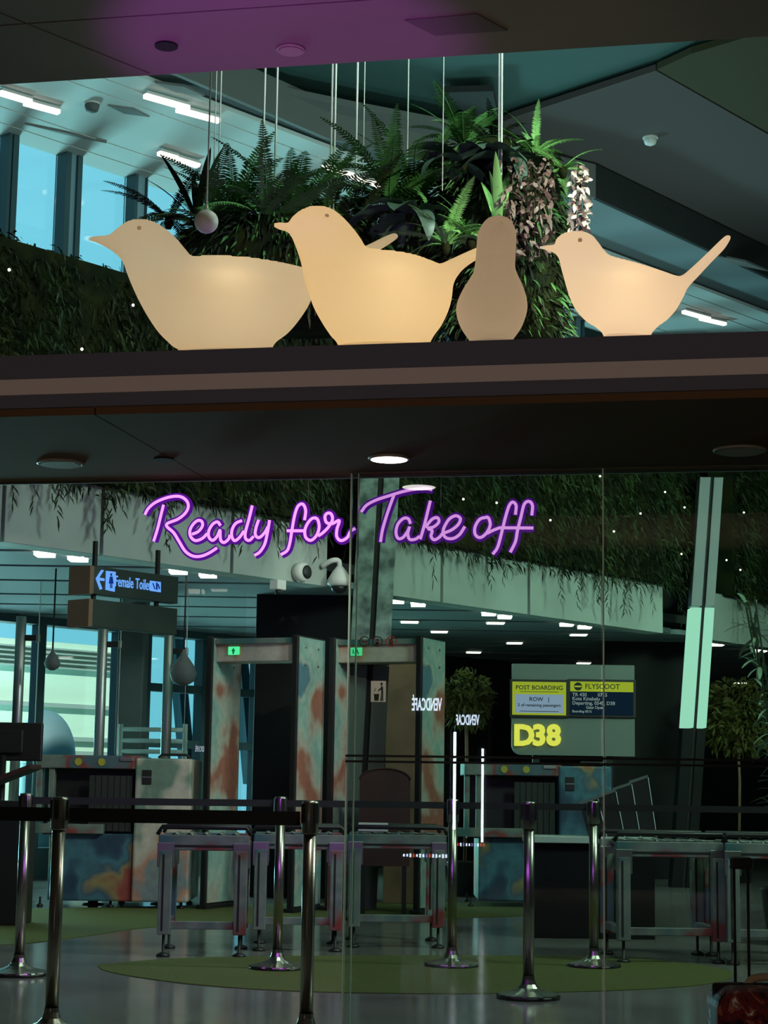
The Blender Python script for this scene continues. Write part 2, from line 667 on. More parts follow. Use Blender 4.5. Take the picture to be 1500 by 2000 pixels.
# light strips, sensors and slots of the hall ceiling
emis('strip_white', (1, .93, .82), 2.2)
strips = [((0, 181), (60, 199), (48, 201), (115, 219), 'at the far left near the windows'), ((283, 187), (368, 211), (346, 214), (428, 236), 'left of the hanging wires'),
          ((310, 299), (345, 309), (342, 310), (388, 324), 'low above the hanging ball'), ((632, 325), (696, 345), (686, 346), (746, 364), 'between the two fern clumps'),
          ((1335, 609), (1385, 623), (1368, 622), (1416, 633), 'right of the last bird')]
for a, b, c, d, where in strips:
    pa, pb, pc, pd = [rz(*k, ZH - .06) for k in (a, b, c, d)]
    t = thing('light_strip', 'white double light strip in the hall ceiling ' + where, 'ceiling light', pa, group='hall ceiling strips')
    for u_, v_ in ((pa, pb), (pc, pd)):
        MB().bar(u_, v_, .075, .05).build('diffuser', 'strip_white', t)
        MB().bar(u_ + Vector((0, 0, .035)), v_ + Vector((0, 0, .035)), .10, .03).build('housing', 'white_plastic', t)
for k, (x, y, nm) in enumerate(((180, 202, 'dark round ceiling speaker near the left windows'), (1270, 268, 'pale round smoke detector on the grey ceiling'))):
    z = ZH if k == 0 else ZT - .14
    q = rz(x, y, z)
    t = thing('ceiling_speaker' if k == 0 else 'smoke_detector', nm, 'speaker' if k == 0 else 'detector', q)
    r_ = .085
    MB().lathe([(r_, 0), (r_, -.04), (r_ * .8, -.09), (r_ * .3, -.11)], 20).build('body', 'pillar_grey' if k == 0 else 'white_plastic', t, True, True)
    MB().lathe([(r_ * 1.15, .0), (r_ * 1.15, -.018)], 20).build('flange', 'white_plastic', t, False, True)
for k, (a, b, nm) in enumerate((((302, 162), (400, 188), 'upper'), ((210, 206), (292, 229), 'middle'), ((48, 243), (208, 280), 'lower'), ((1390, 498), (1500, 530), 'right hand'))):
    pa, pb = rz(*a, ZH - .012), rz(*b, ZH - .012)
    d_ = (pb - pa).normalized()
    s_ = Vector((-d_.y, d_.x, 0)) * (.10 if k != 2 else .03)
    mid = (pa + pb) / 2
    MB().prism([pa, mid + s_, pb, mid - s_], (0, 0, .03)).build('air_slot', 'hall_fascia', hc)

# low slatted ceiling behind the bulkhead ------------------------------
lc = tag(bpy.data.objects.new('ceiling_low', None), 'low slatted grey ceiling between bulkhead and windows', kind='structure')
COL.objects.link(lc)
ZK = 3.06
dep = 12.0
SL = R(11.3)
k = 0
while dep < 44:
    w_ = 1.1 + .12 * ((k * 7) % 3)
    poly = []
    for dd, pl in ((dep, 'b'), (dep, 'w'), (dep + w_ - .15, 'w'), (dep + w_ - .15, 'b')):
        # point at depth dd on the bulkhead line / wall line
        P0, n = (B0 - BN * .27, BN) if pl == 'b' else (W0 + WN * .13, WN)
        # P = RH*lat + FH*dd ; (P-P0).n = 0
        lat = (P0.dot(n) - dd * FH.dot(n)) / RH.dot(n)
        q = RH * lat + FH * dd
        poly.append(Vector((q.x, q.y, ZK)))
    MB().prism(poly, (0, 0, .06)).build('slat', 'slat_grey', lc)
    dep += w_
    k += 1
a0, a1, b1, b0 = B0 - BN * .27 - BU * 5, B0 - BN * .27 + BU * 34, W0 + WU * 30, W0 - WU * 6
MB().prism([Vector((q.x, q.y, ZK + .14)) for q in (a0, a1, b1, b0)], (0, 0, .1)).build('backing', 'hall_black', lc)

# bulkhead with panels ---------------------------------------------------
bw = tag(bpy.data.objects.new('wall_bulkhead', None), 'long pale panelled bulkhead below the green wall', kind='structure')
COL.objects.link(bw)


def sb(x, y=1120):
    return (rp(x, y, B0, BN) - B0).dot(BU)


ZB0, ZB1 = 3.0, 3.60
for a, b in ((-420, -190), (-188, 3 - 3), (3, 195), (198, 451), (454, 640), (768, 862), (865, 1032), (1035, 1175), (1178, 1295), (1391, 1439), (1442, 1640)):
    s0, s1 = sb(a) + .01, sb(b) - .01
    c = B0 + BU * ((s0 + s1) / 2) - BN * .125
    MB().box((c.x, c.y, (ZB0 + ZB1) / 2), (s1 - s0, .25, ZB1 - ZB0), BANG).build('bulkhead_panel', 'bulk_panel', bw, bevel=.006)
# black panels standing behind the bulkhead
for k, (x0, x1, dp, zt, nm) in enumerate(((498, 694, 18.9, 4.1, 'left'), (1181, 1350, 24.2, 4.6, 'right'))):
    q0, q1 = rd(x0, 1300, dp), rd(x1, 1300, dp)
    c = (q0 + q1) / 2 + FH * .15
    struct('wall_black_%s' % nm, MB().box((c.x, c.y, zt / 2), ((q1 - q0).length, .3, zt), YAW), 'black_panel', 'tall black wall panel behind the bulkhead, ' + ('behind the scanner gates' if k == 0 else 'right of the gate sign'), .01)
# dark grey pillar in front of the low windows, brown panel further right
q = rd(256, 1400, 19.5)
struct('wall_pillar', MB().box((q.x, q.y, 1.53), (.27, .4, 3.06), YAW), 'pillar_grey', 'dark grey pillar between the low windows', .01)
q = rd(783, 1400, 18.2)
struct('wall_brown', MB().box((q.x, q.y, 1.25), (.30, .08, 2.5), YAW), 'wood_brown', 'brown wooden wall panel behind the second scanner gate', .01)

# lobby ceiling with panels ---------------------------------------------------
lcg = tag(bpy.data.objects.new('ceiling', None), 'brown lobby ceiling of large panels with thin black joints', kind='structure')
COL.objects.link(lcg)
MB().box((-1, -.7, ZC + .17), (11.2, 14.9, .3)).build('slab', 'joint_black', lcg)
Yj = rz(0, 50, ZC).y
DJ = Vector((.49, .872))                    # the oblique joint direction
P1 = rz(0, 25, ZC)
P1 = Vector((P1.x, P1.y))


def oblique_x(y, k):
    return P1.x + (y - P1.y) * DJ.x / DJ.y + k * 4.4


g = .006
for (y0, y1) in ((Yj + g, YB - .012), (Yj - 2.4 + g, Yj - g), (-8, Yj - 2.4 - g)):
    for k in range(-1, 2):
        xl = [max(-6.5, min(4.5, oblique_x(y, k) + g)) for y in (y0, y1)]
        xr = [max(-6.5, min(4.5, oblique_x(y, k + 1) - g)) for y in (y0, y1)]
        if k == -1:
            xl = [-6.5, -6.5]
        if k == 1:
            xr = [4.5, 4.5]
        if xr[0] <= xl[0] and xr[1] <= xl[1]:
            continue
        MB().prism([(xl[0], y0, ZC), (xr[0], y0, ZC), (xr[1], y1, ZC), (xl[1], y1, ZC)], (0, 0, .03)).build('ceiling_panel', 'lobby_paint', lcg)
MB().box((-1, YB - .004, ZC + .09), (11.2, .02, .18)).build('edge_trim', 'lobby_paint', lcg)
pts = [rz(x, y, ZC - .004) for x, y in ((790, 40), (932, 28), (991, 60), (850, 70))]
MB().prism(pts, (0, 0, .006)).build('access_hatch', 'hatch_grey', lcg)

# beam with ledge, fascia and soffit -----------------------------------------
bm = tag(bpy.data.objects.new('wall_beam', None), 'dark portal beam with ledge carrying the birds', kind='structure')
COL.objects.link(bm)
xa, xb = -6.5, 4.5
xc = (xa + xb) / 2
L_ = xb - xa
MB().box((xc, (YB + YG) / 2 + .08, (ZL + 2.57) / 2), (L_, YG - YB + .2, ZL - 2.57)).build('core', 'fascia_slate', bm)
MB().box((xc, YB - .006, (ZL + 2.69) / 2), (L_, .03, ZL - 2.69)).build('fascia_top', 'fascia_slate', bm, bevel=.003)
MB().box((xc, YB - .010, 2.655), (L_, .03, .064)).build('fascia_middle', 'fascia_alu', bm, bevel=.002)
MB().prism([(xa, YB - .014, 2.618), (xa, YB + .0, 2.553), (xa, YB + .03, 2.553), (xa, YB + .03, 2.618)], (L_, 0, 0)).build('fascia_bottom', 'fascia_brown', bm)
sj = ry(195, 790, YB).x
for x0, x1 in ((xa, sj - .003), (sj + .003, xb)):
    MB().box(((x0 + x1) / 2, (YB + YG) / 2 + .03, ZS + .015), (x1 - x0, YG - YB + .06 + .1, .03)).build('soffit_panel', 'soffit_brown', bm)
MB().box((xc, YG + .10, ZS - .004), (L_, .014, .012)).build('glass_channel', 'steel_dull', bm)

# lamps in lobby ceiling and soffit
emis('lamp_on', (1, .95, .82), 9)
mat('lamp_off', (.30, .26, .22), .5)


def downlight(x, y, z, r, lit, label):
    q = rz(x, y, z)
    t = thing('downlight', label, 'downlight', (q.x, q.y, z), group='round downlights')
    MB().lathe([(r * 1.12, 0), (r * 1.12, -.008), (r * 1.0, -.012), (r * .98, -.002)], 28).build('rim', 'lamp_off', t, True, True)
    MB().lathe([(r * .96, -.0125), (r * .96, -.0135)], 28).build('lens', 'lamp_on' if lit else 'lamp_off', t, False, True)
    return q


q = downlight(760, 893, ZS, .082, True, 'lit round downlight in the soffit above the neon sign')
light('downlight_lamp', 'SPOT', (q.x, q.y, ZS - .03), 26, (1, .9, .72), aim=(q.x, q.y, 0), spot_size=R(120), spot_blend=.8, shadow_soft_size=.08)
downlight(118, 903, ZS, .095, False, 'unlit round downlight in the soffit at the far left')
downlight(1445, 878, ZS, .10, False, 'unlit round downlight in the soffit at the far right')
downlight(568, 95, ZC, .05, False, 'small unlit round downlight in the violet lit lobby ceiling')
for x, y, z, nm in ((325, 88, ZC, 'thin dark slot vent in the lobby ceiling left of the violet glow'), (320, 895, ZS, 'thin dark slot vent in the soffit near the neon letters')):
    q = rz(x, y, z)
    o = MB().lathe([(.045, 0), (.045, -.008)], 20).build('slot_vent', 'joint_black')
    o.location = q
    tag(o, nm, 'vent')

# glass front ------------------------------------------------------------------
gx = [ry(676, 1400, YG).x, ry(1176, 1400, YG).x, 4.4]
for k in range(2):
    w = tag(bpy.data.objects.new('window_%d' % (30 + k), None), ['clear glass pane of the front, the one carrying the stickers', 'clear glass pane of the front at the right edge'][k], kind='structure')
    COL.objects.link(w)
    x0, x1 = gx[k] + .004, gx[k + 1] - .004
    MB().box(((x0 + x1) / 2, YG, ZS / 2), (x1 - x0, .002, ZS - .004)).build('pane', 'glass_clear', w)
    MB().box((x0 + .003, YG, ZS / 2), (.006, .022, ZS - .01)).build('pane_edge', 'glass_edge', w)
    if k == 0:
        MB().box((x0 + .034, YG + .01, ZS / 2), (.004, .022, ZS - .01)).build('pane_edge', 'glass_edge', w)
    for z in (1.243, 1.218):
        MB().box(((x0 + x1) / 2, YG - .012, z), (x1 - x0, .012, .010)).build('push_rail', 'black_plastic', w)

# carpet islands ------------------------------------------------------------------
for nm, px in (('large green carpet island on the stone floor in front of the roller tables', [(190, 1885), (300, 1874), (450, 1868), (700, 1866), (1000, 1866), (1250, 1872), (1400, 1890), (1432, 1905), (1380, 1922), (1200, 1934), (900, 1940), (600, 1936), (400, 1924), (270, 1908), (205, 1895)]),
               ('long green carpet strip running under the scanner machines', [(-200, 1800), (-100, 1780), (200, 1772), (600, 1764), (950, 1762), (1100, 1768), (1080, 1785), (800, 1795), (500, 1802), (300, 1810), (150, 1830), (0, 1845), (-150, 1830)])):
    pts = [rz(x, y, .004) for x, y in px]
    pts = spline(pts + [pts[0]], 4)[:-1]
    tag(MB().prism(pts[::-1], (0, 0, -.004)).build('green_carpet', 'carpet_green'), nm, 'carpet')


# ================================================================== BIRDS
def bird_mat(name, tint, glow, trans):
    m = bpy.data.materials.new(name)
    m.use_nodes = True
    nt = m.node_tree
    nt.nodes.clear()
    out = nt.nodes.new('ShaderNodeOutputMaterial')
    d = nt.nodes.new('ShaderNodeBsdfDiffuse')
    d.inputs[0].default_value = (.55, .45, .34, 1)
    t = nt.nodes.new('ShaderNodeBsdfTranslucent')
    t.inputs[0].default_value = (*[c * trans for c in (1, 1, 1)], 1)
    e = nt.nodes.new('ShaderNodeEmission')
    e.inputs[0].default_value = (*tint, 1)
    e.inputs[1].default_value = glow
    a = nt.nodes.new('ShaderNodeMixShader')
    a.inputs[0].default_value = .7
    b = nt.nodes.new('ShaderNodeAddShader')
    nt.links.new(d.outputs[0], a.inputs[1])
    nt.links.new(t.outputs[0], a.inputs[2])
    nt.links.new(a.outputs[0], b.inputs[0])
    nt.links.new(e.outputs[0], b.inputs[1])
    nt.links.new(b.outputs[0], out.inputs[0])
    MATS[name] = m
    return m


def inflate(poly, base_y, base_x0, base_x1, half, step=2.6):
    """blow up a side outline (pixels, y down) into a rounded closed body; returns verts in px (x, thick, up), faces"""
    P = list(poly)
    ext = 70
    # outline continued below the stand so that the section stays full there
    P = P + [(base_x0, base_y), (base_x0, base_y + ext), (base_x1, base_y + ext), (base_x1, base_y)]
    # order: polygon given from beak over the back down to the right end of the stand; then stand; then up the chest
    return P


def inside(px, py, poly):
    n = len(poly)
    c = np.zeros(px.shape, bool)
    j = n - 1
    for i in range(n):
        xi, yi = poly[i]
        xj, yj = poly[j]
        if yi != yj:
            t = ((yi > py) != (yj > py)) & (px < (xj - xi) * (py - yi) / (yj - yi) + xi)
            c ^= t
        j = i
    return c


def smooth_poly(poly, n=5):
    pts = [Vector((x, y, 0)) for x, y in poly]
    P = [pts[-1]] + pts + [pts[0], pts[1]]
    out = []
    for i in range(1, len(P) - 2):
        a, b, c, d = P[i - 1:i + 3]
        for k in range(n):
            t = k / n
            q = .5 * ((2 * b) + (c - a) * t + (2 * a - 5 * b + 4 * c - d) * t * t + (3 * b - 3 * c + d - a) * t ** 3)
            out.append((q.x, q.y))
    return out


def bird_mesh(back, chest, by, bx0, bx1, half, step=2.6):
    """back: outline beak tip -> over head, back, tail -> right end of stand; chest: left end of stand -> beak tip"""
    ext = 60
    curve = smooth_poly(back + [(bx1, by), (bx1 - 8, by + ext), (bx0 + 8, by + ext), (bx0, by)] + chest, 5)
    cx = np.array([p[0] for p in curve])
    cyy = np.array([p[1] for p in curve])
    x0, x1 = cx.min() - 3 * step, cx.max() + 3 * step
    y0, y1 = cyy.min() - 3 * step, by + ext + 3 * step
    nx, ny = int((x1 - x0) / step) + 1, int((y1 - y0) / step) + 1
    gx_, gy_ = np.meshgrid(x0 + step * np.arange(nx), y0 + step * np.arange(ny), indexing='ij')
    ins = inside(gx_, gy_, curve)
    u = np.zeros(ins.shape)
    ii, jj = np.meshgrid(np.arange(nx), np.arange(ny), indexing='ij')
    red = ins & ((ii + jj) % 2 == 0)
    blk = ins & ((ii + jj) % 2 == 1)
    om = 1.93
    for it in range(420):
        for m_ in (red, blk):
            s = np.zeros_like(u)
            s[1:-1, 1:-1] = u[2:, 1:-1] + u[:-2, 1:-1] + u[1:-1, 2:] + u[1:-1, :-2]
            u[m_] = (1 - om) * u[m_] + om * .25 * (s[m_] + 1.0)
    t = np.sqrt(np.maximum(u, 0))
    keep_row = gy_ <= by + step * .5
    t *= half / t[keep_row].max()
    hy = min(p_[1] for p_ in curve)
    fx = np.linspace(-.3, 1.3, 321)
    fy = np.interp(fx, [0, .12, .28, .42, .56, .68, .85, 1.0], [1.05, .95, .72, .62, .88, 1.0, .92, .66])
    win = np.hanning(39)
    fy = np.convolve(np.pad(fy, 19, mode='edge'), win / win.sum(), 'valid')
    t *= np.interp((gy_ - hy) / (by - hy), fx, fy)
    inside_k = ins & keep_row
    # boundary nodes: outside neighbour in the outline (not the cut)
    pad = np.pad(ins, 1)
    bnd = inside_k & ~(pad[2:, 1:-1] & pad[:-2, 1:-1] & pad[1:-1, 2:] & pad[1:-1, :-2] & pad[2:, 2:] & pad[:-2, :-2] & pad[2:, :-2] & pad[:-2, 2:])
    # snap boundary nodes on the outline
    seg_a = np.stack([cx, cyy], 1)
    seg_b = np.roll(seg_a, -1, 0)
    d = seg_b - seg_a
    l2 = (d ** 2).sum(1) + 1e-9
    X, Y, T = gx_.copy(), gy_.copy(), t.copy()
    for i, j in zip(*np.where(bnd)):
        p = np.array([gx_[i, j], gy_[i, j]])
        tt = np.clip(((p - seg_a) * d).sum(1) / l2, 0, 1)
        q = seg_a + d * tt[:, None]
        k = ((q - p) ** 2).sum(1).argmin()
        X[i, j], Y[i, j], T[i, j] = q[k, 0], min(q[k, 1], by + step), 0
    idx = -np.ones(ins.shape, int)
    idb = -np.ones(ins.shape, int)
    vs, fs = [], []
    for i, j in zip(*np.where(inside_k)):
        idx[i, j] = len(vs)
        vs.append((X[i, j], -T[i, j], Y[i, j]))
        if bnd[i, j]:
            idb[i, j] = idx[i, j]
        else:
            idb[i, j] = len(vs)
            vs.append((X[i, j], T[i, j], Y[i, j]))
    for i in range(nx - 1):
        for j in range(ny - 1):
            q = [(i, j), (i + 1, j), (i + 1, j + 1), (i, j + 1)]
            if all(inside_k[k] for k in q):
                fa = [idx[k] for k in q]
                fb = [idb[k] for k in q]
                fs.append(tuple(fa))
                if set(fa) != set(fb):
                    fs.append(tuple(fb[::-1]))
    return vs, fs


YBIRD = 6.95
B1_back = [(168, 468), (185, 463), (212, 460), (228, 448), (245, 436), (265, 430), (285, 431), (305, 437), (325, 450), (345, 468), (362, 488), (376, 502), (400, 502), (440, 502), (480, 504), (520, 509), (560, 516),
           (590, 523), (605, 527), (650, 509), (711, 483), (762, 459), (775, 459), (775, 467), (746, 487), (690, 518), (640, 550), (612, 580), (600, 603), (580, 632), (560, 654), (538, 671)]
B1_chest = [(335, 676), (310, 651), (290, 622), (272, 590), (258, 560), (248, 535), (240, 513), (228, 499), (210, 486), (188, 475)]
B2_back = [(531, 440), (545, 436), (562, 436), (572, 424), (588, 412), (608, 405), (630, 405), (652, 412), (672, 428), (690, 448), (705, 468), (716, 485), (735, 489), (770, 492), (810, 499), (845, 511), (860, 516), (882, 507),
           (915, 492), (950, 477), (978, 466), (988, 468), (985, 475), (955, 494), (915, 519), (897, 536), (886, 556), (882, 585), (875, 610), (862, 637), (847, 658)]
B2_chest = [(645, 656), (628, 630), (612, 600), (602, 570), (594, 545), (588, 515), (580, 490), (570, 465), (560, 454), (544, 449)]
B4_back = [(1049, 485), (1065, 481), (1082, 479), (1087, 468), (1098, 459), (1115, 454), (1135, 453), (1155, 460), (1168, 474), (1180, 490), (1195, 502), (1230, 511), (1265, 521), (1295, 531), (1322, 540), (1334, 538),
           (1350, 525), (1380, 497), (1410, 468), (1421, 461), (1427, 466), (1415, 487), (1390, 513), (1365, 540), (1344, 563), (1333, 585), (1318, 610), (1300, 628), (1284, 640)]
B4_chest = [(1165, 642), (1146, 630), (1125, 607), (1112, 580), (1103, 550), (1096, 525), (1092, 508), (1084, 497), (1068, 490)]
SC = 1 / 512.0
birds = {}


def bird(name, label, back, chest, by, bx0, bx1, half, tint, glow, trans, lamp, eye, lamp_px, turn=0.0):
    vs, fs = bird_mesh(back, chest, by + 8, bx0, bx1, half)
    bm_ = bird_mat('frosted_' + name, tint, glow, trans)
    xm = (bx0 + bx1) / 2
    base = ry(xm, by, YBIRD)
    bu = Vector((math.cos(turn), math.sin(turn), 0))
    bn = Vector((math.sin(turn), -math.cos(turn), 0))
    bp = Vector((base.x, YBIRD, 0))
    on = lambda x, y: rp(x, y, bp, bn)
    t = thing('bird_lamp', label, 'bird lamp', (base.x, YBIRD, ZL + .003), turn, group='frosted bird lamps on the ledge')
    mb = MB()
    for x, th, y in vs:
        q = on(x, y)
        mb.v.append(((q - bp).dot(bu), th * SC, max(q.z - ZL, 0.002)))
    mb.f = fs
    o = mb.build('body', bm_, t, True, True)
    # stand ring
    hw = (ry(bx1, by, YBIRD).x - ry(bx0, by, YBIRD).x) / 2
    ring = MB()
    n = 40
    th0 = half * SC * .55
    for z, k in ((0.0, 1.0), (.034, 1.0), (.04, .96)):
        for j in range(n):
            a = 2 * math.pi * j / n
            ring.v.append((hw * k * math.cos(a), th0 * k * math.sin(a), z))
    for i in range(2):
        for j in range(n):
            ring.f.append((i * n + j, i * n + (j + 1) % n, (i + 1) * n + (j + 1) % n, (i + 1) * n + j))
    ring.build('stand', bm_, t, True, True)
    if eye:
        q = on(*eye)
        # thickness of the head at the eye
        best = min(vs, key=lambda v: (v[0] - eye[0]) ** 2 + (v[2] - eye[1]) ** 2 + (0 if v[1] < 0 else 1e6))
        for sgn in (-1, 1):
            mb = MB().lathe([(.0085, -.002), (.0085, .002), (.005, .0035)], 14)
            mb.v = [((q - bp).dot(bu) + v[0], sgn * (abs(best[1]) * SC + v[2]), q.z - ZL + v[1]) for v in mb.v]
            mb.build('eye', M['frosted_eye'] if 'frosted_eye' in M else bird_mat('frosted_eye', (1, .58, .27), .20, .1), t, False, True)
    q = on(*lamp_px)
    light('bird_bulb', 'POINT', (q.x, q.y, q.z), lamp, (1, .72, .36), shadow_soft_size=.03)
    return t, o


bird('a', 'large glowing bird lamp at the left end, beak over the window', B1_back, B1_chest, 684, 352, 530, 88, (1, .62, .27), .20, .8, .52, (274, 457), (450, 590), R(15))
bird('b', 'tallest glowing bird lamp, second from the left, its head held highest', B2_back, B2_chest, 672, 662, 838, 86, (1, .59, .20), .34, .8, .44, (639, 434), (765, 590), R(12))
t4, o4 = bird('d', 'glowing bird lamp at the right end with raised tail', B4_back, B4_chest, 653, 1180, 1270, 66, (1, .64, .36), .40, .8, .28, (1136, 480), (1225, 585))
# third bird: same figure turned to face the lobby, its bulb weaker
c3 = copy_thing(t4, 'dim bird lamp facing the lobby, third from the left', (ry(957, 664, YBIRD).x, YBIRD + .03, ZL), R(104))
c3.scale = (1.06, 1.10, 1.04)
m3 = bird_mat('frosted_c', (1, .66, .38), .17, .5)
for ch in [x for x in S.objects if x.parent == c3]:
    if ch.name.startswith(('body', 'stand')):
        ch.data = ch.data.copy()
        ch.data.materials[0] = m3
q = ry(957, 600, YBIRD)
light('bird_bulb', 'POINT', (q.x, YBIRD + .02, q.z), .12, (1, .72, .40), shadow_soft_size=.03)

# ================================================================== NEON SIGN
emis('neon_core', (.95, .36, 1.0), 1.15)
emis('neon_halo', (.20, .015, .60), .42)  # violet halo of the tubes, shaped as a wider dim glowing tube
YN = YG + .07
za = lambda x, y: ry(270 + x / 3.75, 930 + y / 3.75, YN)
zb = lambda x, y: ry(660 + x / 3.75, 930 + y / 3.75, YN)
LET = [
    ('R', za, [[(185, 210), (165, 290), (140, 390), (112, 478)],
               [(48, 282), (75, 235), (130, 190), (220, 155), (300, 148), (350, 175), (367, 220), (345, 270), (290, 315), (205, 355), (260, 415), (300, 480), (345, 550), (400, 585), (460, 586), (520, 562), (577, 525)]]),
    ('e', za, [[(395, 425), (440, 405), (470, 365), (465, 332), (435, 325), (400, 355), (378, 400), (385, 445), (420, 472), (470, 455), (505, 420)]]),
    ('a', za, [[(603, 362), (580, 335), (545, 352), (517, 400), (517, 445), (545, 470), (578, 440), (598, 395), (600, 430), (605, 470), (628, 486), (660, 462), (672, 430)]]),
    ('d', za, [[(760, 325), (715, 345), (688, 390), (685, 440), (705, 472), (740, 450), (775, 400)], [(835, 215), (812, 310), (785, 410), (787, 458), (815, 470), (845, 440)]]),
    ('y', za, [[(882, 320), (862, 380), (858, 430), (885, 450), (925, 415), (950, 370)], [(962, 322), (945, 420), (925, 500), (890, 555), (852, 580)]]),
    ('f', za, [[(1218, 322), (1226, 250), (1205, 205), (1170, 220), (1145, 290), (1125, 400), (1110, 490), (1090, 545), (1045, 575)], [(1088, 400), (1212, 400)]]),
    ('o', za, [[(1300, 305), (1270, 312), (1238, 350), (1220, 400), (1228, 450), (1265, 470), (1305, 435), (1325, 375), (1315, 320), (1292, 303)]]),
    ('r', za, [[(1318, 438), (1355, 412), (1395, 370), (1422, 320), (1415, 280), (1390, 270), (1368, 292), (1378, 338), (1420, 348), (1472, 325), (1455, 390), (1455, 445), (1485, 472), (1530, 450), (1555, 405), (1590, 382)]]),
    ('T', zb, [[(170, 262), (210, 212), (280, 175), (370, 145), (450, 120), (520, 103), (590, 93), (650, 91), (690, 100)], [(410, 140), (380, 220), (350, 310), (325, 400), (312, 482)]]),
    ('a', zb, [[(532, 348), (515, 312), (480, 310), (440, 350), (425, 410), (440, 455), (475, 450), (510, 405), (525, 370), (512, 420), (525, 462), (565, 462), (600, 440)]]),
    ('k', zb, [[(677, 180), (655, 270), (630, 370), (603, 462)], [(640, 375), (690, 315), (730, 305), (738, 338), (700, 372), (660, 382), (690, 400), (682, 440), (705, 466), (742, 448), (765, 420)]]),
    ('e', zb, [[(765, 420), (830, 395), (880, 355), (897, 312), (865, 290), (820, 310), (785, 360), (770, 410), (790, 450), (840, 457), (890, 428), (930, 368)]]),
    ('o', zb, [[(1095, 300), (1040, 315), (1005, 370), (1005, 425), (1040, 450), (1085, 420), (1115, 360), (1105, 310), (1085, 297)], [(1090, 420), (1140, 395), (1190, 376)]]),
    ('f', zb, [[(1300, 282), (1305, 215), (1280, 190), (1255, 215), (1230, 290), (1205, 390), (1185, 470), (1165, 530), (1133, 572)], [(1190, 378), (1315, 379)]]),
    ('f', zb, [[(1420, 287), (1425, 215), (1400, 185), (1365, 205), (1340, 300), (1315, 400), (1300, 480), (1262, 558)], [(1315, 379), (1432, 380)]]),
]
nz = thing('neon_sign', 'violet neon script reading Ready for Take off below the soffit', 'neon sign', (ry(660, 1020, YN).x, YN, 2.2))
for ch, fn, strokes in LET:
    mb, ms = MB(), MB()
    for st in strokes:
        pts = spline([fn(*p_) for p_ in st], 6)
        mb.tube(pts, .0070, 8)
        ms.tube([p_ + Vector((0, .016, 0)) for p_ in pts], .0180, 10)
    o = mb.build('neon_letter', 'neon_core', nz, True)
    o['label'] = 'glowing violet letter ' + ch
    ms.build('letter_halo', 'neon_halo', o, True)
for x in (330, 600, 860, 1030):
    a = ry(x, 990, YN)
    MB().tube([(a.x, YN + .014, a.z), (a.x, YN + .014, ZS)], .0012, 5).build('hanging_wire', 'steel_dull', nz)
light('neon_glow', 'AREA', (ry(480, 1020, YN).x, YN + .05, ry(480, 1020, YN).z), 12, (.62, .10, 1), aim=(ry(480, 1020, YN).x, YN + 5, 3.0), shape='RECTANGLE', size=.9, size_y=.2).visible_camera = False
light('neon_glow', 'AREA', (ry(880, 1020, YN).x, YN + .05, ry(880, 1020, YN).z), 16, (.62, .10, 1), aim=(ry(880, 1020, YN).x, YN + 5, 3.0), shape='RECTANGLE', size=.8, size_y=.2).visible_camera = False


# ================================================================== OUTSIDE (seen through the windows)
mat('clad_pale', (.72, .90, .72), .8)
mat('clad_line', (.35, .42, .38), .8)
mat('jet_grey', (.16, .24, .26), .6)
mat('strut_blue', (.05, .16, .20), .6)
q0, q1 = rp(-140, 1350, W0 - WN * 14, WN), rp(245, 1350, W0 - WN * 14, WN)
gb = thing('terminal_wing', 'pale sunlit terminal wing seen through the low windows', 'building', ((q0.x + q1.x) / 2, (q0.y + q1.y) / 2, 0))
cw = WN * -3
zt_ = 4.1
MB().prism([(q0.x, q0.y, -3), (q1.x, q1.y, -3), (q1.x, q1.y, zt_), (q0.x, q0.y, zt_)], cw).build('wall', 'clad_pale', gb)
for z in (1.75, 2.05, 2.75, 3.55, 3.65, 3.75, 3.85, 3.95):
    MB().bar(Vector((q0.x, q0.y, z)) + WN * .06, Vector((q1.x, q1.y, z)) + WN * .06, .1, .09 if z < 3 else .035).build('cladding_rail', 'clad_line', gb)
a = rp(90, 1400, W0 - WN * 9, WN)
jb = thing('jet_bridge', 'grey rounded jet bridge end outside in front of the pale wing', 'jet bridge', (a.x, a.y, 0))
prof = []
for k in range(13):
    an = math.pi * .5 * k / 12
    prof.append((.55 * math.cos(an) if k < 12 else .02, 1.55 + .85 * math.sin(an)))
MB().lathe([(.55, -3)] + prof, 32).build('dome', 'jet_grey', jb, True, True)
MB().lathe([(.57, 1.45), (.57, 1.5)], 32).build('rim', 'clad_line', jb, False, True)
for k, (xa_, xb_, nm) in enumerate(((338, 368, 'left'), (462, 490, 'right'))):
    a, b = rp(xa_, 1200, W0 - WN * 1.5, WN), rp(xb_, 1530, W0 - WN * 1.5, WN)
    tag(MB().bar(a, b, .16, .16).build('outside_strut', 'strut_blue'), 'slanted blue steel strut outside the low windows, %s one' % nm, 'strut', 'slanted struts outside')

# ================================================================== FOLIAGE
def blade(mb, p, d, up, L, w, droop=.3, seg=2):
    """thin leaf of two or more quads from p along d"""
    d = d.normalized()
    s = d.cross(up)
    if s.length < 1e-3:
        s = d.cross(Vector((1, 0, 0)))
    s.normalize()
    k = len(mb.v)
    for i in range(seg + 1):
        t = i / seg
        c = p + d * (L * t) - Vector((0, 0, 1)) * (droop * L * t * t)
        ww = w * math.sin(math.pi * (.18 + .80 * t)) * .5
        mb.v.append(tuple(c - s * ww))
        mb.v.append(tuple(c + s * ww))
    for i in range(seg):
        mb.f.append((k + 2 * i, k + 2 * i + 1, k + 2 * i + 3, k + 2 * i + 2))


rg = random.Random(11)


def rvec(r):
    return Vector((r.uniform(-1, 1), r.uniform(-1, 1), r.uniform(-1, 1)))


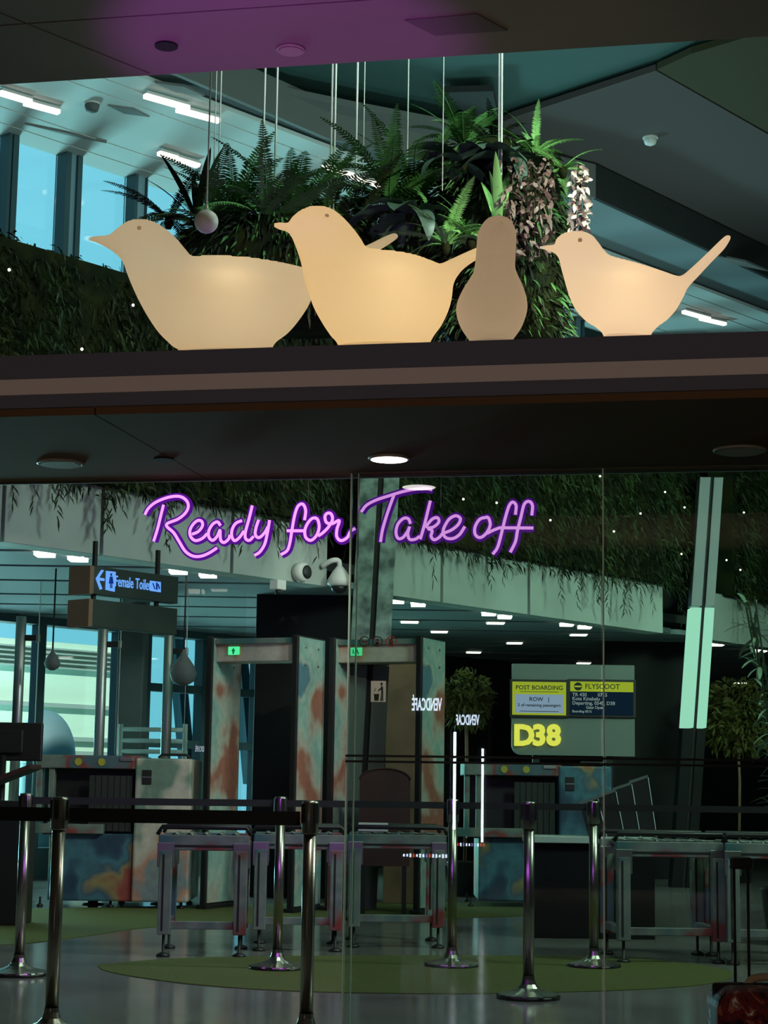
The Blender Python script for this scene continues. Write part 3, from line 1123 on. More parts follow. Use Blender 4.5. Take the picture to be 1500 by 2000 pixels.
# green wall on top of the bulkhead, in two runs
for nm, xA, xB, lab in (('green_wall', -260, 1345, 'long dark green planted wall on top of the bulkhead'), ('green_wall', 1409, 1720, 'short piece of planted green wall right of the mint slanted column')):
    s0, s1 = sb(xA, 1050), sb(xB, 1050)
    c = B0 + BU * ((s0 + s1) / 2) - BN * .02
    gw = thing('green_wall', lab, 'green wall', (c.x, c.y, 3.6))
    core = MB()
    core.box((c.x, c.y, 4.50), (s1 - s0, .34, 1.84), BANG)
    core.build('backing', 'moss', gw)
    mb, mb2 = MB(), MB()
    n = int((s1 - s0) * 1500)
    for i in range(n):
        s = rg.uniform(s0, s1)
        zlow = 3.50 + .16 * noise.noise(Vector((s * 1.7, 3, 0))) + .10 * noise.noise(Vector((s * 6, 1, 0)))
        z = rg.uniform(zlow, 5.52)
        clump = noise.noise(Vector((s * 2.2, z * .8, 5)))
        out = .16 + .14 * clump + rg.uniform(-.03, .06)
        p = B0 + BU * s + BN * out + Vector((0, 0, z))
        if z > 5.35:
            p -= BN * rg.uniform(0, .35)
        d = BN * rg.uniform(.2, .8) + BU * rg.uniform(-.7, .7) + Vector((0, 0, rg.uniform(-1.2, .3)))
        blade(mb if clump < .12 else mb2, p, d, rvec(rg), rg.uniform(.04, .11), rg.uniform(.012, .026), .5)
    # dangling strands
    for i in range(int((s1 - s0) * 5)):
        s = rg.uniform(s0, s1)
        p = B0 + BU * s + BN * .2 + Vector((0, 0, 3.55))
        for k in range(rg.randint(4, 10)):
            blade(mb, p - Vector((0, 0, .045 * k)) + BU * rg.uniform(-.01, .01), BU * rg.uniform(-1, 1) + BN * rg.uniform(-.5, 1) - Vector((0, 0, .8)), BN, .07, .018, .4)
    tag(mb.build('foliage', 'leaf_dark', gw), 'dense dark green small leaves', kind='stuff')
    tag(mb2.build('foliage', 'leaf_wall', gw), 'lighter green hanging leaves', kind='stuff')
# fairy lights in the green wall
emis('fairy_warm', (1, .9, .7), 3)
FLW = ['above the ledge at the far left edge', 'beside the chest of the first bird', 'low, left of the first bird', 'above the last neon f', 'right of the last neon f', 'just left of the second glass seam, top',
       'just right of the second glass seam, lower', 'right of the second seam, middle', 'highest between seam and mint column', 'just left of the mint slanted column, upper', 'lowest, left of the mint column', 'right end of the neon T bar',
       'between the neon k and the soffit', 'right of the mint column, upper', 'right of the mint column, lower left', 'right of the mint column, lowest']
k = 0
for x, y in ((18, 527), (260, 596), (160, 682), (1070, 924), (1075, 1016), (1172, 930), (1199, 1038), (1251, 1003), (1299, 961), (1337, 991), (1331, 1082), (905, 975), (970, 982), (1453, 1001), (1419, 1094), (1446, 1113)):
    q = rp(x, y, B0 + BN * .40, BN)
    mb = MB().lathe([(.004, -.012), (.011, -.006), (.013, .0), (.010, .008), (.004, .012)], 10)
    o = mb.build('fairy_light', 'fairy_warm', None, True)
    o.location = q
    tag(o, 'tiny warm fairy light in the green wall, ' + FLW[k], 'fairy light', 'fairy lights in the green wall')
    k += 1
    MB().tube([(0, 0, .010), (0, 0, .05)], .002, 4).build('lead', 'joint_black', o, False, True)


# fern fronds -----------------------------------------------------------------
def frond_mesh(name, L, width, pairs, bend, m, lw=.018, seed=0):
    r = random.Random(seed)
    mb = MB()
    pts = []
    for i in range(pairs + 1):
        t = i / pairs
        a = bend * t
        # arc in the x-z plane
        x = L * (math.sin(a) / bend) if bend > 1e-3 else L * t
        pts.append(Vector((0, 0, 0)) if i == 0 else pts[-1] + Vector((math.cos(math.pi / 2 - a), 0, math.sin(math.pi / 2 - a))) * (L / pairs))
    mb.tube(pts, [.006 * (1 - .8 * i / pairs) for i in range(pairs + 1)], 4)
    for i in range(3, pairs + 1):
        t = i / pairs
        l = width * (math.sin(math.pi * min(1, t * .86 + .12)) ** .7) * r.uniform(.85, 1.1)
        d = (pts[i] - pts[i - 1]).normalized()
        for sg in (-1, 1):
            dd = Vector((0, sg, 0)) + d * .6 + Vector((0, 0, r.uniform(-.15, .1)))
            blade(mb, pts[i], dd, d.cross(Vector((0, 1, 0))), l, lw * (1.25 - .5 * t), .22)
    return mb.mesh(name, m)


FR = {}
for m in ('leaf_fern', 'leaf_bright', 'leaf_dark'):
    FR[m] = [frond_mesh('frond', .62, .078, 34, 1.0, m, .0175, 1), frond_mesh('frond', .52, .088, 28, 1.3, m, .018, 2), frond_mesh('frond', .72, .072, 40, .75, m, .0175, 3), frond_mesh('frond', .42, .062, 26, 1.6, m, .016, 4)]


def fern(px, py, dep, label, n=11, size=1.0, m='leaf_fern', spread=(12, 62), seed=0, az=None):
    r = random.Random(seed * 31 + 5)
    q = rd(px, py, dep)
    t = thing('fern', label, 'fern', q, group='ferns in the hanging planters')
    for i in range(n):
        a = (2 * math.pi * i / n + r.uniform(-.3, .3)) if az is None else r.uniform(R(az[0]), R(az[1]))
        tilt = R(r.uniform(*spread))
        sc = size * r.uniform(.75, 1.15)
        o = put('frond', r.choice(FR[m]), t)
        o.matrix_local = Matrix.Rotation(a, 4, 'Z') @ Matrix.Rotation(tilt, 4, 'Y') @ Matrix.Rotation(r.uniform(-.5, .5), 4, 'Z') @ Matrix.Scale(sc, 4)
    MB().lathe([(.02, -.06), (.035, -.02), (.02, .03)], 8).build('crown', 'moss', t, True, True)
    return t


def leaf_mesh(name, L, w, m, bend=.6, lobes=0):
    """broad leaf, folded at the midrib, optional lobes"""
    mb = MB()
    n = 14
    p = Vector((0, 0, 0))
    for i in range(n + 1):
        t = i / n
        a = bend * t
        if i:
            p = p + Vector((math.cos(math.pi / 2 - a), 0, math.sin(math.pi / 2 - a))) * (L / n)
        ww = w * .5 * math.sin(math.pi * min(1, .06 + .94 * t)) ** .75
        if lobes:
            ww *= .62 + .38 * abs(math.cos(math.pi * lobes * t))
        up = Vector((-math.sin(math.pi / 2 - a), 0, math.cos(math.pi / 2 - a)))
        mb.v += [tuple(p + Vector((0, -ww, 0)) + up * ww * .25), tuple(p), tuple(p + Vector((0, ww, 0)) + up * ww * .25)]
    for i in range(n):
        k = 3 * i
        mb.f += [(k, k + 1, k + 4, k + 3), (k + 1, k + 2, k + 5, k + 4)]
    return mb.mesh(name, m, True)


BIG = [leaf_mesh('leaf', .46, .19, 'leaf_big', 1.5, 3), leaf_mesh('leaf', .38, .17, 'leaf_big', 1.1), leaf_mesh('leaf', .5, .14, 'leaf_big', 1.8)]
STRAP = [leaf_mesh('leaf', .42, .05, 'leaf_bright', .35), leaf_mesh('leaf', .34, .045, 'leaf_bright', .2)]


def leafy(name, px, py, dep, label, cat, meshes, n, spread, seed, size=1.0, group=None):
    r = random.Random(seed)
    q = rd(px, py, dep)
    t = thing(name, label, cat, q, group=group)
    for i in range(n):
        a = 2 * math.pi * i / n + r.uniform(-.35, .35)
        o = put('leaf', r.choice(meshes), t)
        o.matrix_local = Matrix.Rotation(a, 4, 'Z') @ Matrix.Rotation(R(r.uniform(*spread)), 4, 'Y') @ Matrix.Scale(size * r.uniform(.8, 1.15), 4)
    MB().lathe([(.015, -.05), (.03, -.01), (.015, .03)], 8).build('stem', 'moss', t, True, True)
    return t


# planter bodies ----------------------------------------------------------------
DP = 12.0


def planter(label, px0, px1, pytop, pybot, dep, thick, seed, wires, dens=900):
    r = random.Random(seed)
    a, b = rd(px0, (pytop + pybot) / 2, dep), rd(px1, (pytop + pybot) / 2, dep)
    zt, zb_ = rd((px0 + px1) / 2, pytop, dep).z, rd((px0 + px1) / 2, pybot, dep).z
    c = (a + b) / 2
    hw = (b - a).length / 2
    t = thing('hanging_planter', label, 'planter', (c.x, c.y, zb_), YAW, group='hanging planters')
    H_ = zt - zb_
    mb = MB()
    n, kk = 28, 9
    for i in range(kk):
        v = i / (kk - 1)
        rr = .74 + .26 * math.sin(math.pi * min(1, .25 + .75 * v))
        if i in (0, kk - 1):
            rr *= .8
        for j in range(n):
            an = 2 * math.pi * j / n
            bump = 1 + .12 * noise.noise(Vector((math.cos(an) * 2 + seed, math.sin(an) * 2, v * 4)))
            mb.v.append((hw * rr * bump * math.cos(an), thick * rr * bump * math.sin(an), H_ * v))
    for i in range(kk - 1):
        for j in range(n):
            mb.f.append((i * n + j, i * n + (j + 1) % n, (i + 1) * n + (j + 1) % n, (i + 1) * n + j))
    mb.f.append(tuple(range(n))[::-1])
    mb.f.append(tuple(range((kk - 1) * n, kk * n)))
    mb.build('moss_body', 'moss', t, True, True)
    for m, share in (('leaf_dark', .6), ('leaf_fern', .4)):
        fb = MB()
        for i in range(int(dens * share * (hw + thick) * H_ * 4)):
            an = r.uniform(0, 2 * math.pi)
            v = r.random()
            rr = .74 + .26 * math.sin(math.pi * min(1, .25 + .75 * v))
            p = Vector((hw * rr * math.cos(an), thick * rr * math.sin(an), H_ * v))
            d = Vector((math.cos(an), math.sin(an), r.uniform(-1.6, .2))) + rvec(r) * .4
            blade(fb, p, d, rvec(r), r.uniform(.05, .13), r.uniform(.012, .026), .4)
        tag(fb.build('foliage', m, t, False, True), 'small mossy leaves', kind='stuff')
    for x, y in wires:
        q = rd(x, y, dep)
        lat = (q - c).dot(RH)
        z0 = q.z - zb_
        yw = -(thick + .15) if z0 < H_ * .75 else r.uniform(-.1, .1)
        MB().tube([(lat, yw, min(z0, H_ * .98)), (lat, yw, 9.2 - zb_)], r.choice((.004, .0055, .0085)), 6).build('wire', 'wire_glossy', t, True, True)
    return t


mat('wire_glossy', (.78, .84, .78), .25, 0.0)
planter('broad hanging planter left, behind the first two birds', 318, 800, 440, 640, DP, .42, 1, [(414, 470), (421, 470), (511, 450), (536, 450), (643, 470), (650, 460), (692, 470), (707, 440)])
planter('tall mossy hanging planter right, behind the third bird', 850, 1105, 290, 668, DP, .36, 2, [(795, 330), (859, 420), (964, 460), (969, 450)], 700)
planter('low mossy hanging planter in the middle, behind the second bird', 740, 900, 400, 640, DP + .25, .3, 3, [], 600)

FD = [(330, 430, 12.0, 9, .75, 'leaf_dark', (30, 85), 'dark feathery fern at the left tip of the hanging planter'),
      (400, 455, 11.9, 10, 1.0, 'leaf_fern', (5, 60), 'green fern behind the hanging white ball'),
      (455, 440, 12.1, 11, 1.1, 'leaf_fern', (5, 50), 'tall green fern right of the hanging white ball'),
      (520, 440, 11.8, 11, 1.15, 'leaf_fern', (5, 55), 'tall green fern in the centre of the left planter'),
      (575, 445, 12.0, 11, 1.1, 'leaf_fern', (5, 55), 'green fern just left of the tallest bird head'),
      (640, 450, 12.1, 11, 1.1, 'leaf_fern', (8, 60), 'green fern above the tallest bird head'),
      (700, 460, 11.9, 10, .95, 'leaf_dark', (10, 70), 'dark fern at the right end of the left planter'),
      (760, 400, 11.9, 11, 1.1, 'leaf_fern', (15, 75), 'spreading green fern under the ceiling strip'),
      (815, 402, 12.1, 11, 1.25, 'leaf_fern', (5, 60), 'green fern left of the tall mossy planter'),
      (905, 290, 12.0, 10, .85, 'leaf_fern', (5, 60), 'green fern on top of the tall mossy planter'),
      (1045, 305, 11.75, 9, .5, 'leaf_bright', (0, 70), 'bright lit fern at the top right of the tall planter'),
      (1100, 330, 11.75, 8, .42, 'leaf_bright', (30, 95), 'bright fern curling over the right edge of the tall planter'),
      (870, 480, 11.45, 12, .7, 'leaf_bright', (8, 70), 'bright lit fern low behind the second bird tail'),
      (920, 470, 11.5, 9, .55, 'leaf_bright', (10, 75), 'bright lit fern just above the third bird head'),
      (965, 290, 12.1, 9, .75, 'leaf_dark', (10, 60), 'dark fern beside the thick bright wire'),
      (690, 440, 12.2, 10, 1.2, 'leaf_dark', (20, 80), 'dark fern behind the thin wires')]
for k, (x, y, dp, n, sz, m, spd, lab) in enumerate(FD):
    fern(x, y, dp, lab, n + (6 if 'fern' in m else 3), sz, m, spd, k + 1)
leafy('broad_leaf_plant', 905, 320, 11.6, 'dark broad leaved plant on the tall planter, left of the thick wire', 'plant', BIG, 9, (35, 95), 5, 1.0)
leafy('broad_leaf_plant', 985, 310, 11.6, 'dark broad leaved plant on the tall planter, right of the thick wire', 'plant', BIG, 9, (35, 100), 6, .95)
leafy('broad_leaf_plant', 800, 420, 11.6, 'dark broad leaved plant low in the middle planter', 'plant', BIG, 9, (30, 100), 7, 1.0)
leafy('broad_leaf_plant', 385, 438, 12.0, 'slim dark leaved plant sticking up at the left planter', 'plant', [leaf_mesh('leaf', .5, .05, 'leaf_dark', .4)], 6, (3, 40), 8, 1.1)
leafy('strap_leaf_plant', 975, 455, 11.4, 'pale green strap leaved plant rising behind the third bird', 'plant', STRAP, 5, (4, 26), 9, 1.35)


def trailing(label, px, py, dep, n, H_, w, mats, seed):
    r = random.Random(seed)
    q = rd(px, py, dep)
    t = thing('trailing_plant', label, 'plant', q)
    for m, sh in mats:
        mb = MB()
        for i in range(int(n * sh)):
            z = -H_ * r.random()
            p = Vector((r.uniform(-w, w), r.uniform(-w, w) - .03, z))
            blade(mb, p, rvec(r) + Vector((.2, -.3, -.3)), rvec(r), r.uniform(.035, .065), r.uniform(.022, .036), .4, 3)
        tag(mb.build('foliage', m, t, False, True), 'small oval leaves', kind='stuff')
    for i in range(5):
        x = r.uniform(-w, w) * .7
        MB().tube([(x * .3, 0, .03), (x, -.03, -H_ * .4), (x * 1.2, -.02, -H_)], .004, 5).build('stem', 'moss', t, True, True)
    return t


trailing('pale pink leaved trailing plant at the right edge of the tall planter', 1132, 330, 11.6, 150, .42, .055, (('leaf_pale', .75), ('leaf_red', .25)), 21)
trailing('dark reddish leaved trailing plant on the front of the tall planter', 1030, 320, 11.45, 420, .62, .17, (('leaf_red', .8), ('leaf_dark', .2)), 22)

# white ball hanging on its own cord
q = ry(403, 433, 8.6)
hb = thing('hanging_ball', 'matt white ball hanging on a cord above the first bird', 'ball ornament', q)
prof = [(.0005 + .060 * math.sin(math.pi * k / 20), -.060 * math.cos(math.pi * k / 20)) for k in range(21)]
MB().lathe(prof, 32).build('ball', 'white_plastic', hb, True, True)
MB().lathe([(.012, .055), (.006, .085), (.003, .09)], 12).build('cap', 'white_plastic', hb, True, True)
MB().tube([(0, 0, .085), (0, 0, 9.2 - q.z)], .004, 6).build('cord', 'wire_glossy', hb, True, True)


# ================================================================== SLANTED COLUMNS
mat('marble_green', (.05, .085, .075), .3, color2=(.30, .42, .37), scale=7)
mat('column_grey', (.24, .27, .28), .5)
emis('mint_daylight', (.50, 1.0, .76), 1.0)  # glow put into the column panels in place of reflected daylight


def slant_column(label, top, bot, wpx, dep, ysplit, up_m, low_m, foot_m=None):
    """column leaning in the picture plane: panels left and right of a black joint"""
    a, b = rd(top[0], top[1], dep), rd(bot[0], bot[1], dep)
    d = (b - a)
    a = a - d * ((4.9 - a.z) / -d.z) * -1 if False else a + d * ((4.9 - a.z) / d.z)
    foot = a + d * ((0 - a.z) / d.z)
    t = thing('slanted_column', label, 'column', foot, YAW)
    w = wpx * dep / FPX
    spl = rd((top[0] + bot[0]) / 2, ysplit, dep).z
    ax = (a - foot)
    at = lambda z: Vector((ax.dot(RH) * z / ax.z, 0, z))
    zf = rd(bot[0], bot[1] + 2, dep).z if foot_m else 0
    for z0, z1, m in ((0, zf - .01, foot_m), (zf, spl - .01, low_m), (spl + .01, 4.9, up_m)):
        if m is None:
            continue
        for sg in (-1, 1):
            x0, x1 = (-.5 * w, -.04 * w) if sg < 0 else (.10 * w, .5 * w)
            pts = [at(z0) + Vector((x0, -.13, 0)), at(z0) + Vector((x1, -.13, 0)), at(z1) + Vector((x1, -.13, 0)), at(z1) + Vector((x0, -.13, 0))]
            MB().prism(pts, (0, .26, 0)).build('cladding_panel', m, t, False, True, .006)
    pts = [at(0) + Vector((-.05 * w, -.10, 0)), at(0) + Vector((.11 * w, -.10, 0)), at(4.9) + Vector((.11 * w, -.10, 0)), at(4.9) + Vector((-.05 * w, -.10, 0))]
    MB().prism(pts, (0, .2, 0)).build('joint', 'joint_black', t, False, True)
    return t


slant_column('slanted column with mottled green panels behind the neon T', (738, 1000), (722, 1290), 78, 17.35, 1300, 'marble_green', 'pillar_grey')
slant_column('slanted column with mint lower panels glowing for reflected daylight, right of the black wall', (1388, 915), (1353, 1420), 46, 22.2, 1187, 'column_grey', 'mint_daylight', 'black_panel')

# ================================================================== SIGNS AND CEILING FITTINGS
emis('sign_blue', (.16, .42, 1.0), .95)
mat('sign_dark', (.014, .026, .022), .5)
mat('sign_brown', (.16, .09, .055), .6)
emis('fig_blue', (.01, .05, .35), .6)
SP = B0 + BN * .35
on = lambda x, y: rp(x, y, SP, BN)
a, b = on(183, 1130), on(348, 1150)
zt_, zb_ = on(183, 1105).z, on(183, 1160).z
sg = thing('hanging_sign', 'dark hanging sign with blue lit arrow reading Female Toilet', 'sign', (a.x, a.y, zb_))
mid = (a + b) / 2 - BN * .05
Ls = (b - a).dot(BU)
MB().box((mid.x, mid.y, (zt_ + zb_) / 2), (Ls, .1, zt_ - zb_), BANG).build('board', 'sign_dark', sg, bevel=.004)
e = a - BU * .02 - BN * .13
MB().box((e.x - BU.x * .0, e.y, (zt_ + zb_) / 2), (.04, .26, zt_ - zb_), BANG).build('end_cap', 'sign_brown', sg)
z2t, z2b = on(183, 1170).z, on(183, 1224).z
MB().box((mid.x, mid.y, (z2t + z2b) / 2), (Ls, .1, z2t - z2b), BANG).build('lower_board', 'sign_dark', sg, bevel=.004)
MB().box((e.x, e.y, (z2t + z2b) / 2), (.04, .26, z2t - z2b), BANG).build('end_cap', 'sign_brown', sg)
for x in (193, 316):
    q = on(x, 1100) - BN * .05
    MB().box((q.x, q.y, (zt_ + 3.06) / 2), (.03, .03, 3.06 - zt_), BANG).build('hanger', 'joint_black', sg)
    MB().box((q.x, q.y, (zb_ + z2t) / 2), (.03, .03, abs(zb_ - z2t) + .01), BANG).build('hanger', 'joint_black', sg)


def on_sign(x, y):
    return on(x, y) + BN * .004


def flat(pts, m, par, name, th=.004):
    return MB().prism([p_ for p_ in pts], BN * th).build(name, m, par)


flat([on_sign(x, y) for x, y in ((186, 1130), (197, 1113), (202, 1114), (193, 1128), (203, 1130), (203, 1135), (193, 1134), (199, 1150), (194, 1152))], 'sign_blue', sg, 'arrow')
ic = flat([on_sign(x, y) for x, y in ((206, 1115), (225, 1117), (223, 1156), (205, 1152))], 'sign_blue', sg, 'pictogram')
fg = MB()
for pts in (((214, 1120), (217, 1120), (217, 1125), (214, 1125)), ((213, 1126), (218, 1126), (220, 1140), (211, 1140)), ((213.5, 1140), (215, 1140), (215, 1149), (213.5, 1149)), ((216, 1140), (217.5, 1140), (217.5, 1149), (216, 1149))):
    fg.prism([on_sign(*p_) + BN * .005 for p_ in pts], BN * .003)
fg.build('figure', 'fig_blue', ic)
p_ = on_sign(259, 1140)
text_on('lettering', 'Female Toilet', .125, 'sign_blue', p_ + BN * .002, BU, sg, .002, .001, squash=.58)
ic = flat([on_sign(x, y) for x, y in ((292, 1134), (313, 1137), (313, 1157), (292, 1154))], 'sign_blue', sg, 'pictogram')
fg = MB()
for pts in (((296, 1139), (298, 1139), (302, 1151), (300, 1151)), ((303, 1138), (306, 1138), (306, 1152), (303, 1152)), ((308, 1140), (311, 1150), (309, 1151), (306, 1142))):
    fg.prism([on_sign(*p_) + BN * .005 for p_ in pts], BN * .003)
fg.build('figure', 'fig_blue', ic)

# small box lights under the low ceiling, just behind the bulkhead
emis('box_lamp', (1, .93, .82), 5)
names = ['far left, first', 'far left, second', 'above the toilet sign end, first', 'above the toilet sign end, second', 'right of the green marbled column, first', 'right of the green marbled column, second',
         'above the gate screens, first', 'above the gate screens, second', 'near the second glass seam, first', 'near the second glass seam, second', 'right of the mint slanted column', 'at the right edge of the picture']
for k, (x, y) in enumerate(((87, 1083), (152, 1092), (348, 1117), (406, 1124), (775, 1175), (817, 1181), (955, 1199), (986, 1205), (1107, 1220), (1142, 1225), (1401, 1259), (1485, 1271))):
    q = rz(x, y, ZK - .03)
    t = thing('box_light', 'small bright box light under the low ceiling, ' + names[k], 'ceiling light', (q.x, q.y, ZK - .03), YAW, 'box lights under the low ceiling')
    MB().box((0, 0, 0), (.15, .20, .03)).build('diffuser', 'box_lamp', t, False, True)
    MB().box((0, 0, .022), (.17, .22, .014)).build('housing', 'white_plastic', t, False, True)
for k, (x, y) in enumerate(((800, 1216), (858, 1235), (968, 1218), (1130, 1241), (925, 1275), (1140, 1296), (1005, 1257), (1446, 1335))):
    q = rz(x, y, ZK - .02)
    nm = ['left of the gate screens, nearest', 'left of the gate screens, second row', 'right of the neon k', 'left of the second glass seam', 'deep behind the second scanner gate', 'just above the gate screens',
          'above the yellow gate number', 'over the yellow shrub at the right'][k]
    t = thing('flat_light', 'thin distant ceiling light ' + nm, 'ceiling light', (q.x, q.y, ZK - .012), YAW, 'distant ceiling lights')
    MB().box((0, 0, 0), (.20, .2, .02)).build('diffuser', 'box_lamp', t, False, True)
    MB().box((0, 0, .006), (.23, .23, .012)).build('frame', 'white_plastic', t, False, True)

# cameras on the bulkhead
q = rp(640, 1108, B0 + BN * .03, BN)
t = thing('dome_camera', 'white dome security camera on a curved arm at the bulkhead end', 'security camera', q, BANG - math.pi / 2 + math.pi / 2)
MB().tube(spline([(-.08, 0, .0), (-.06, -.10, .05), (0, -.14, .05), (.015, -.14, -.03)], 5), .025, 10).build('arm', 'white_plastic', t, True, True)
MB().lathe([(.03, .0), (.07, -.05), (.11, -.12), (.115, -.17), (.09, -.19)], 20, (.015, -.14, 0)).build('housing', 'white_plastic', t, True, True)
MB().lathe([(.085, -.19), (.07, -.23), (.03, -.255)], 16, (.015, -.14, 0)).build('dome', 'black_plastic', t, True, True)
q = rp(583, 1118, B0 + BN * .02, BN)
t = thing('wall_speaker', 'small round white and black speaker on the bulkhead', 'speaker', q, BANG)
mb = MB().lathe([(.09, 0), (.095, .05), (.08, .09)], 20)
mb.v = [(x, -z, y) for x, y, z in mb.v]
mb.build('housing', 'white_plastic', t, True, True)
mb = MB().lathe([(.065, .092), (.05, .10)], 18)
mb.v = [(x + .02, -z, y) for x, y, z in mb.v]
mb.build('grille', 'black_plastic', t, True, True)
q = rp(543, 1142, B0 + BN * .1, BN)
t = thing('detector_box', 'small white detector box under the bulkhead edge', 'detector', (q.x, q.y, 2.98), BANG)
MB().box((0, 0, -.045), (.12, .1, .09)).build('case', 'white_plastic', t, False, True, .008)
MB().lathe([(.03, -.09), (.025, -.12), (.01, -.13)], 12).build('lens', 'black_plastic', t, True, True)

# ================================================================== GATE SIGN D38
emis('gate_yellow', (1.0, .92, .12), 1.15)
emis('screen_yellow', (.62, .70, .05), .75)
emis('screen_blue', (.42, .55, .78), .75)
emis('screen_navy', (.008, .022, .045), .8)
emis('screen_text', (.50, .60, .58), .6)
mat('ink', (.01, .012, .01), .6)
mat('gate_board', (.15, .19, .17), .5)
GD = 19.0
gp = lambda x, y, o=0.0: rd(x, y, GD) - FH * o
q0, q1 = gp(1000, 1474), gp(1240, 1474)
zT, zB_ = gp(1000, 1296).z, gp(1000, 1474).z
gs = thing('gate_sign', 'grey gate board with glowing yellow number D38', 'gate sign', ((q0.x + q1.x) / 2, (q0.y + q1.y) / 2, 0), YAW)
wv = (q1 - q0).length
r_ = .10
pts = [(-wv / 2, 0, zT), (wv / 2, 0, zT), (wv / 2, 0, zB_)] + [(-wv / 2 + r_ - r_ * math.sin(an), 0, zB_ + r_ - r_ * math.cos(an)) for an in [math.pi / 2 * k / 6 for k in range(7)]]
MB().prism(pts, (0, .12, 0)).build('board', 'gate_board', gs, False, True)
for x in (-wv * .3, wv * .3):
    MB().box((x, .09, (zB_ + .05) / 2), (.07, .07, zB_ + .05)).build('post', 'black_plastic', gs, False, True)
MB().box((0, .10, .01), (wv * .9, .3, .02)).build('foot', 'black_plastic', gs, False, True)
c = gp(1051, 1438, .01)
for k, ch in enumerate('D38'):
    text_on('number_letter', ch, .285, 'gate_yellow', gp((1023, 1053, 1081)[k], 1438, .012), RH, gs, .02, .013)
# screens
for k, (x0, x1, y0, y1, lab) in enumerate(((1000, 1105, 1333, 1396, 'yellow and pale blue boarding screen above the gate number'), (1113, 1236, 1333, 1396, 'dark flight screen with yellow header beside the boarding screen'))):
    a, b = gp(x0, y1, .02), gp(x1, y0, .02)
    cx_, w_, h_ = (a + b) / 2, (b - a).dot(RH), b.z - a.z
    sc_ = thing('flight_screen', lab, 'screen', (cx_.x, cx_.y, a.z), YAW)
    MB().box((0, .005, h_ / 2), (w_ + .05, .028, h_ + .05)).build('bezel', 'black_plastic', sc_, False, True, .006)
    if k == 0:
        MB().box((0, -.012, h_ / 2), (w_, .006, h_)).build('display', 'screen_yellow', sc_, False, True)
        MB().box((0, -.016, h_ * .34), (w_ * .90, .003, h_ * .56)).build('display_field', 'screen_blue', sc_, False, True)
        text_on('lettering', 'POST BOARDING', .062, 'ink', cx_ + Vector((0, 0, h_ * .32)) - FH * .021, RH, sc_, .0005, .001)
        text_on('lettering', 'ROW   |', .058, 'ink', cx_ + Vector((0, 0, -.01)) - FH * .022, RH, sc_, .0005, .001)
        text_on('lettering', '5 of remaining passengers', .042, 'ink', cx_ + Vector((0, 0, -.07)) - FH * .022, RH, sc_, .0005, .001)
        MB().box((0, -.018, h_ * .11), (w_ * .72, .002, .006)).build('rule', 'ink', sc_, False, True)
        MB().box((0, -.018, h_ * .70), (w_ * .72, .002, .005)).build('rule', 'ink', sc_, False, True)
    else:
        MB().box((0, -.012, h_ / 2), (w_, .006, h_)).build('display', 'screen_navy', sc_, False, True)
        MB().box((0, -.016, h_ * .85), (w_, .003, h_ * .30)).build('header', 'screen_yellow', sc_, False, True)
        lx = cx_ - RH * (w_ / 2)
        lg = MB().lathe([(.042, 0), (.042, .003)], 24)
        lg.v = [(x - w_ / 2 + .08, -.017 - z, y + h_ * .85) for x, y, z in lg.v]
        lg.build('logo', 'ink', sc_, False, True)
        MB().box((-w_ / 2 + .08, -.0215, h_ * .85), (.07, .002, .016)).build('logo_band', 'screen_yellow', sc_, False, True)
        for tx, off, zz, sz, m in (('FLYSCOOT', .15, .35, .072, 'ink'), ('TR 430        0755', .02, .10, .05, 'screen_text'), ('Kota Kinabalu', .02, -.02, .05, 'screen_text'), ('Departing, 0545, D38', .02, -.15, .05, 'screen_text'), ('Gate Open', .16, -.28, .04, 'screen_text'), ('Boarding 0515', .02, -.40, .034, 'screen_text')):
            text_on('lettering', tx, sz, m, lx + RH * off + Vector((0, 0, h_ * zz)) - FH * .021, RH, sc_, .0005, .0008, 'LEFT')

# ================================================================== SCANNER GATES
emis('gate_green', (.10, .95, .38), .9)
emis('glyph_green', (.0, .22, .07), .5)


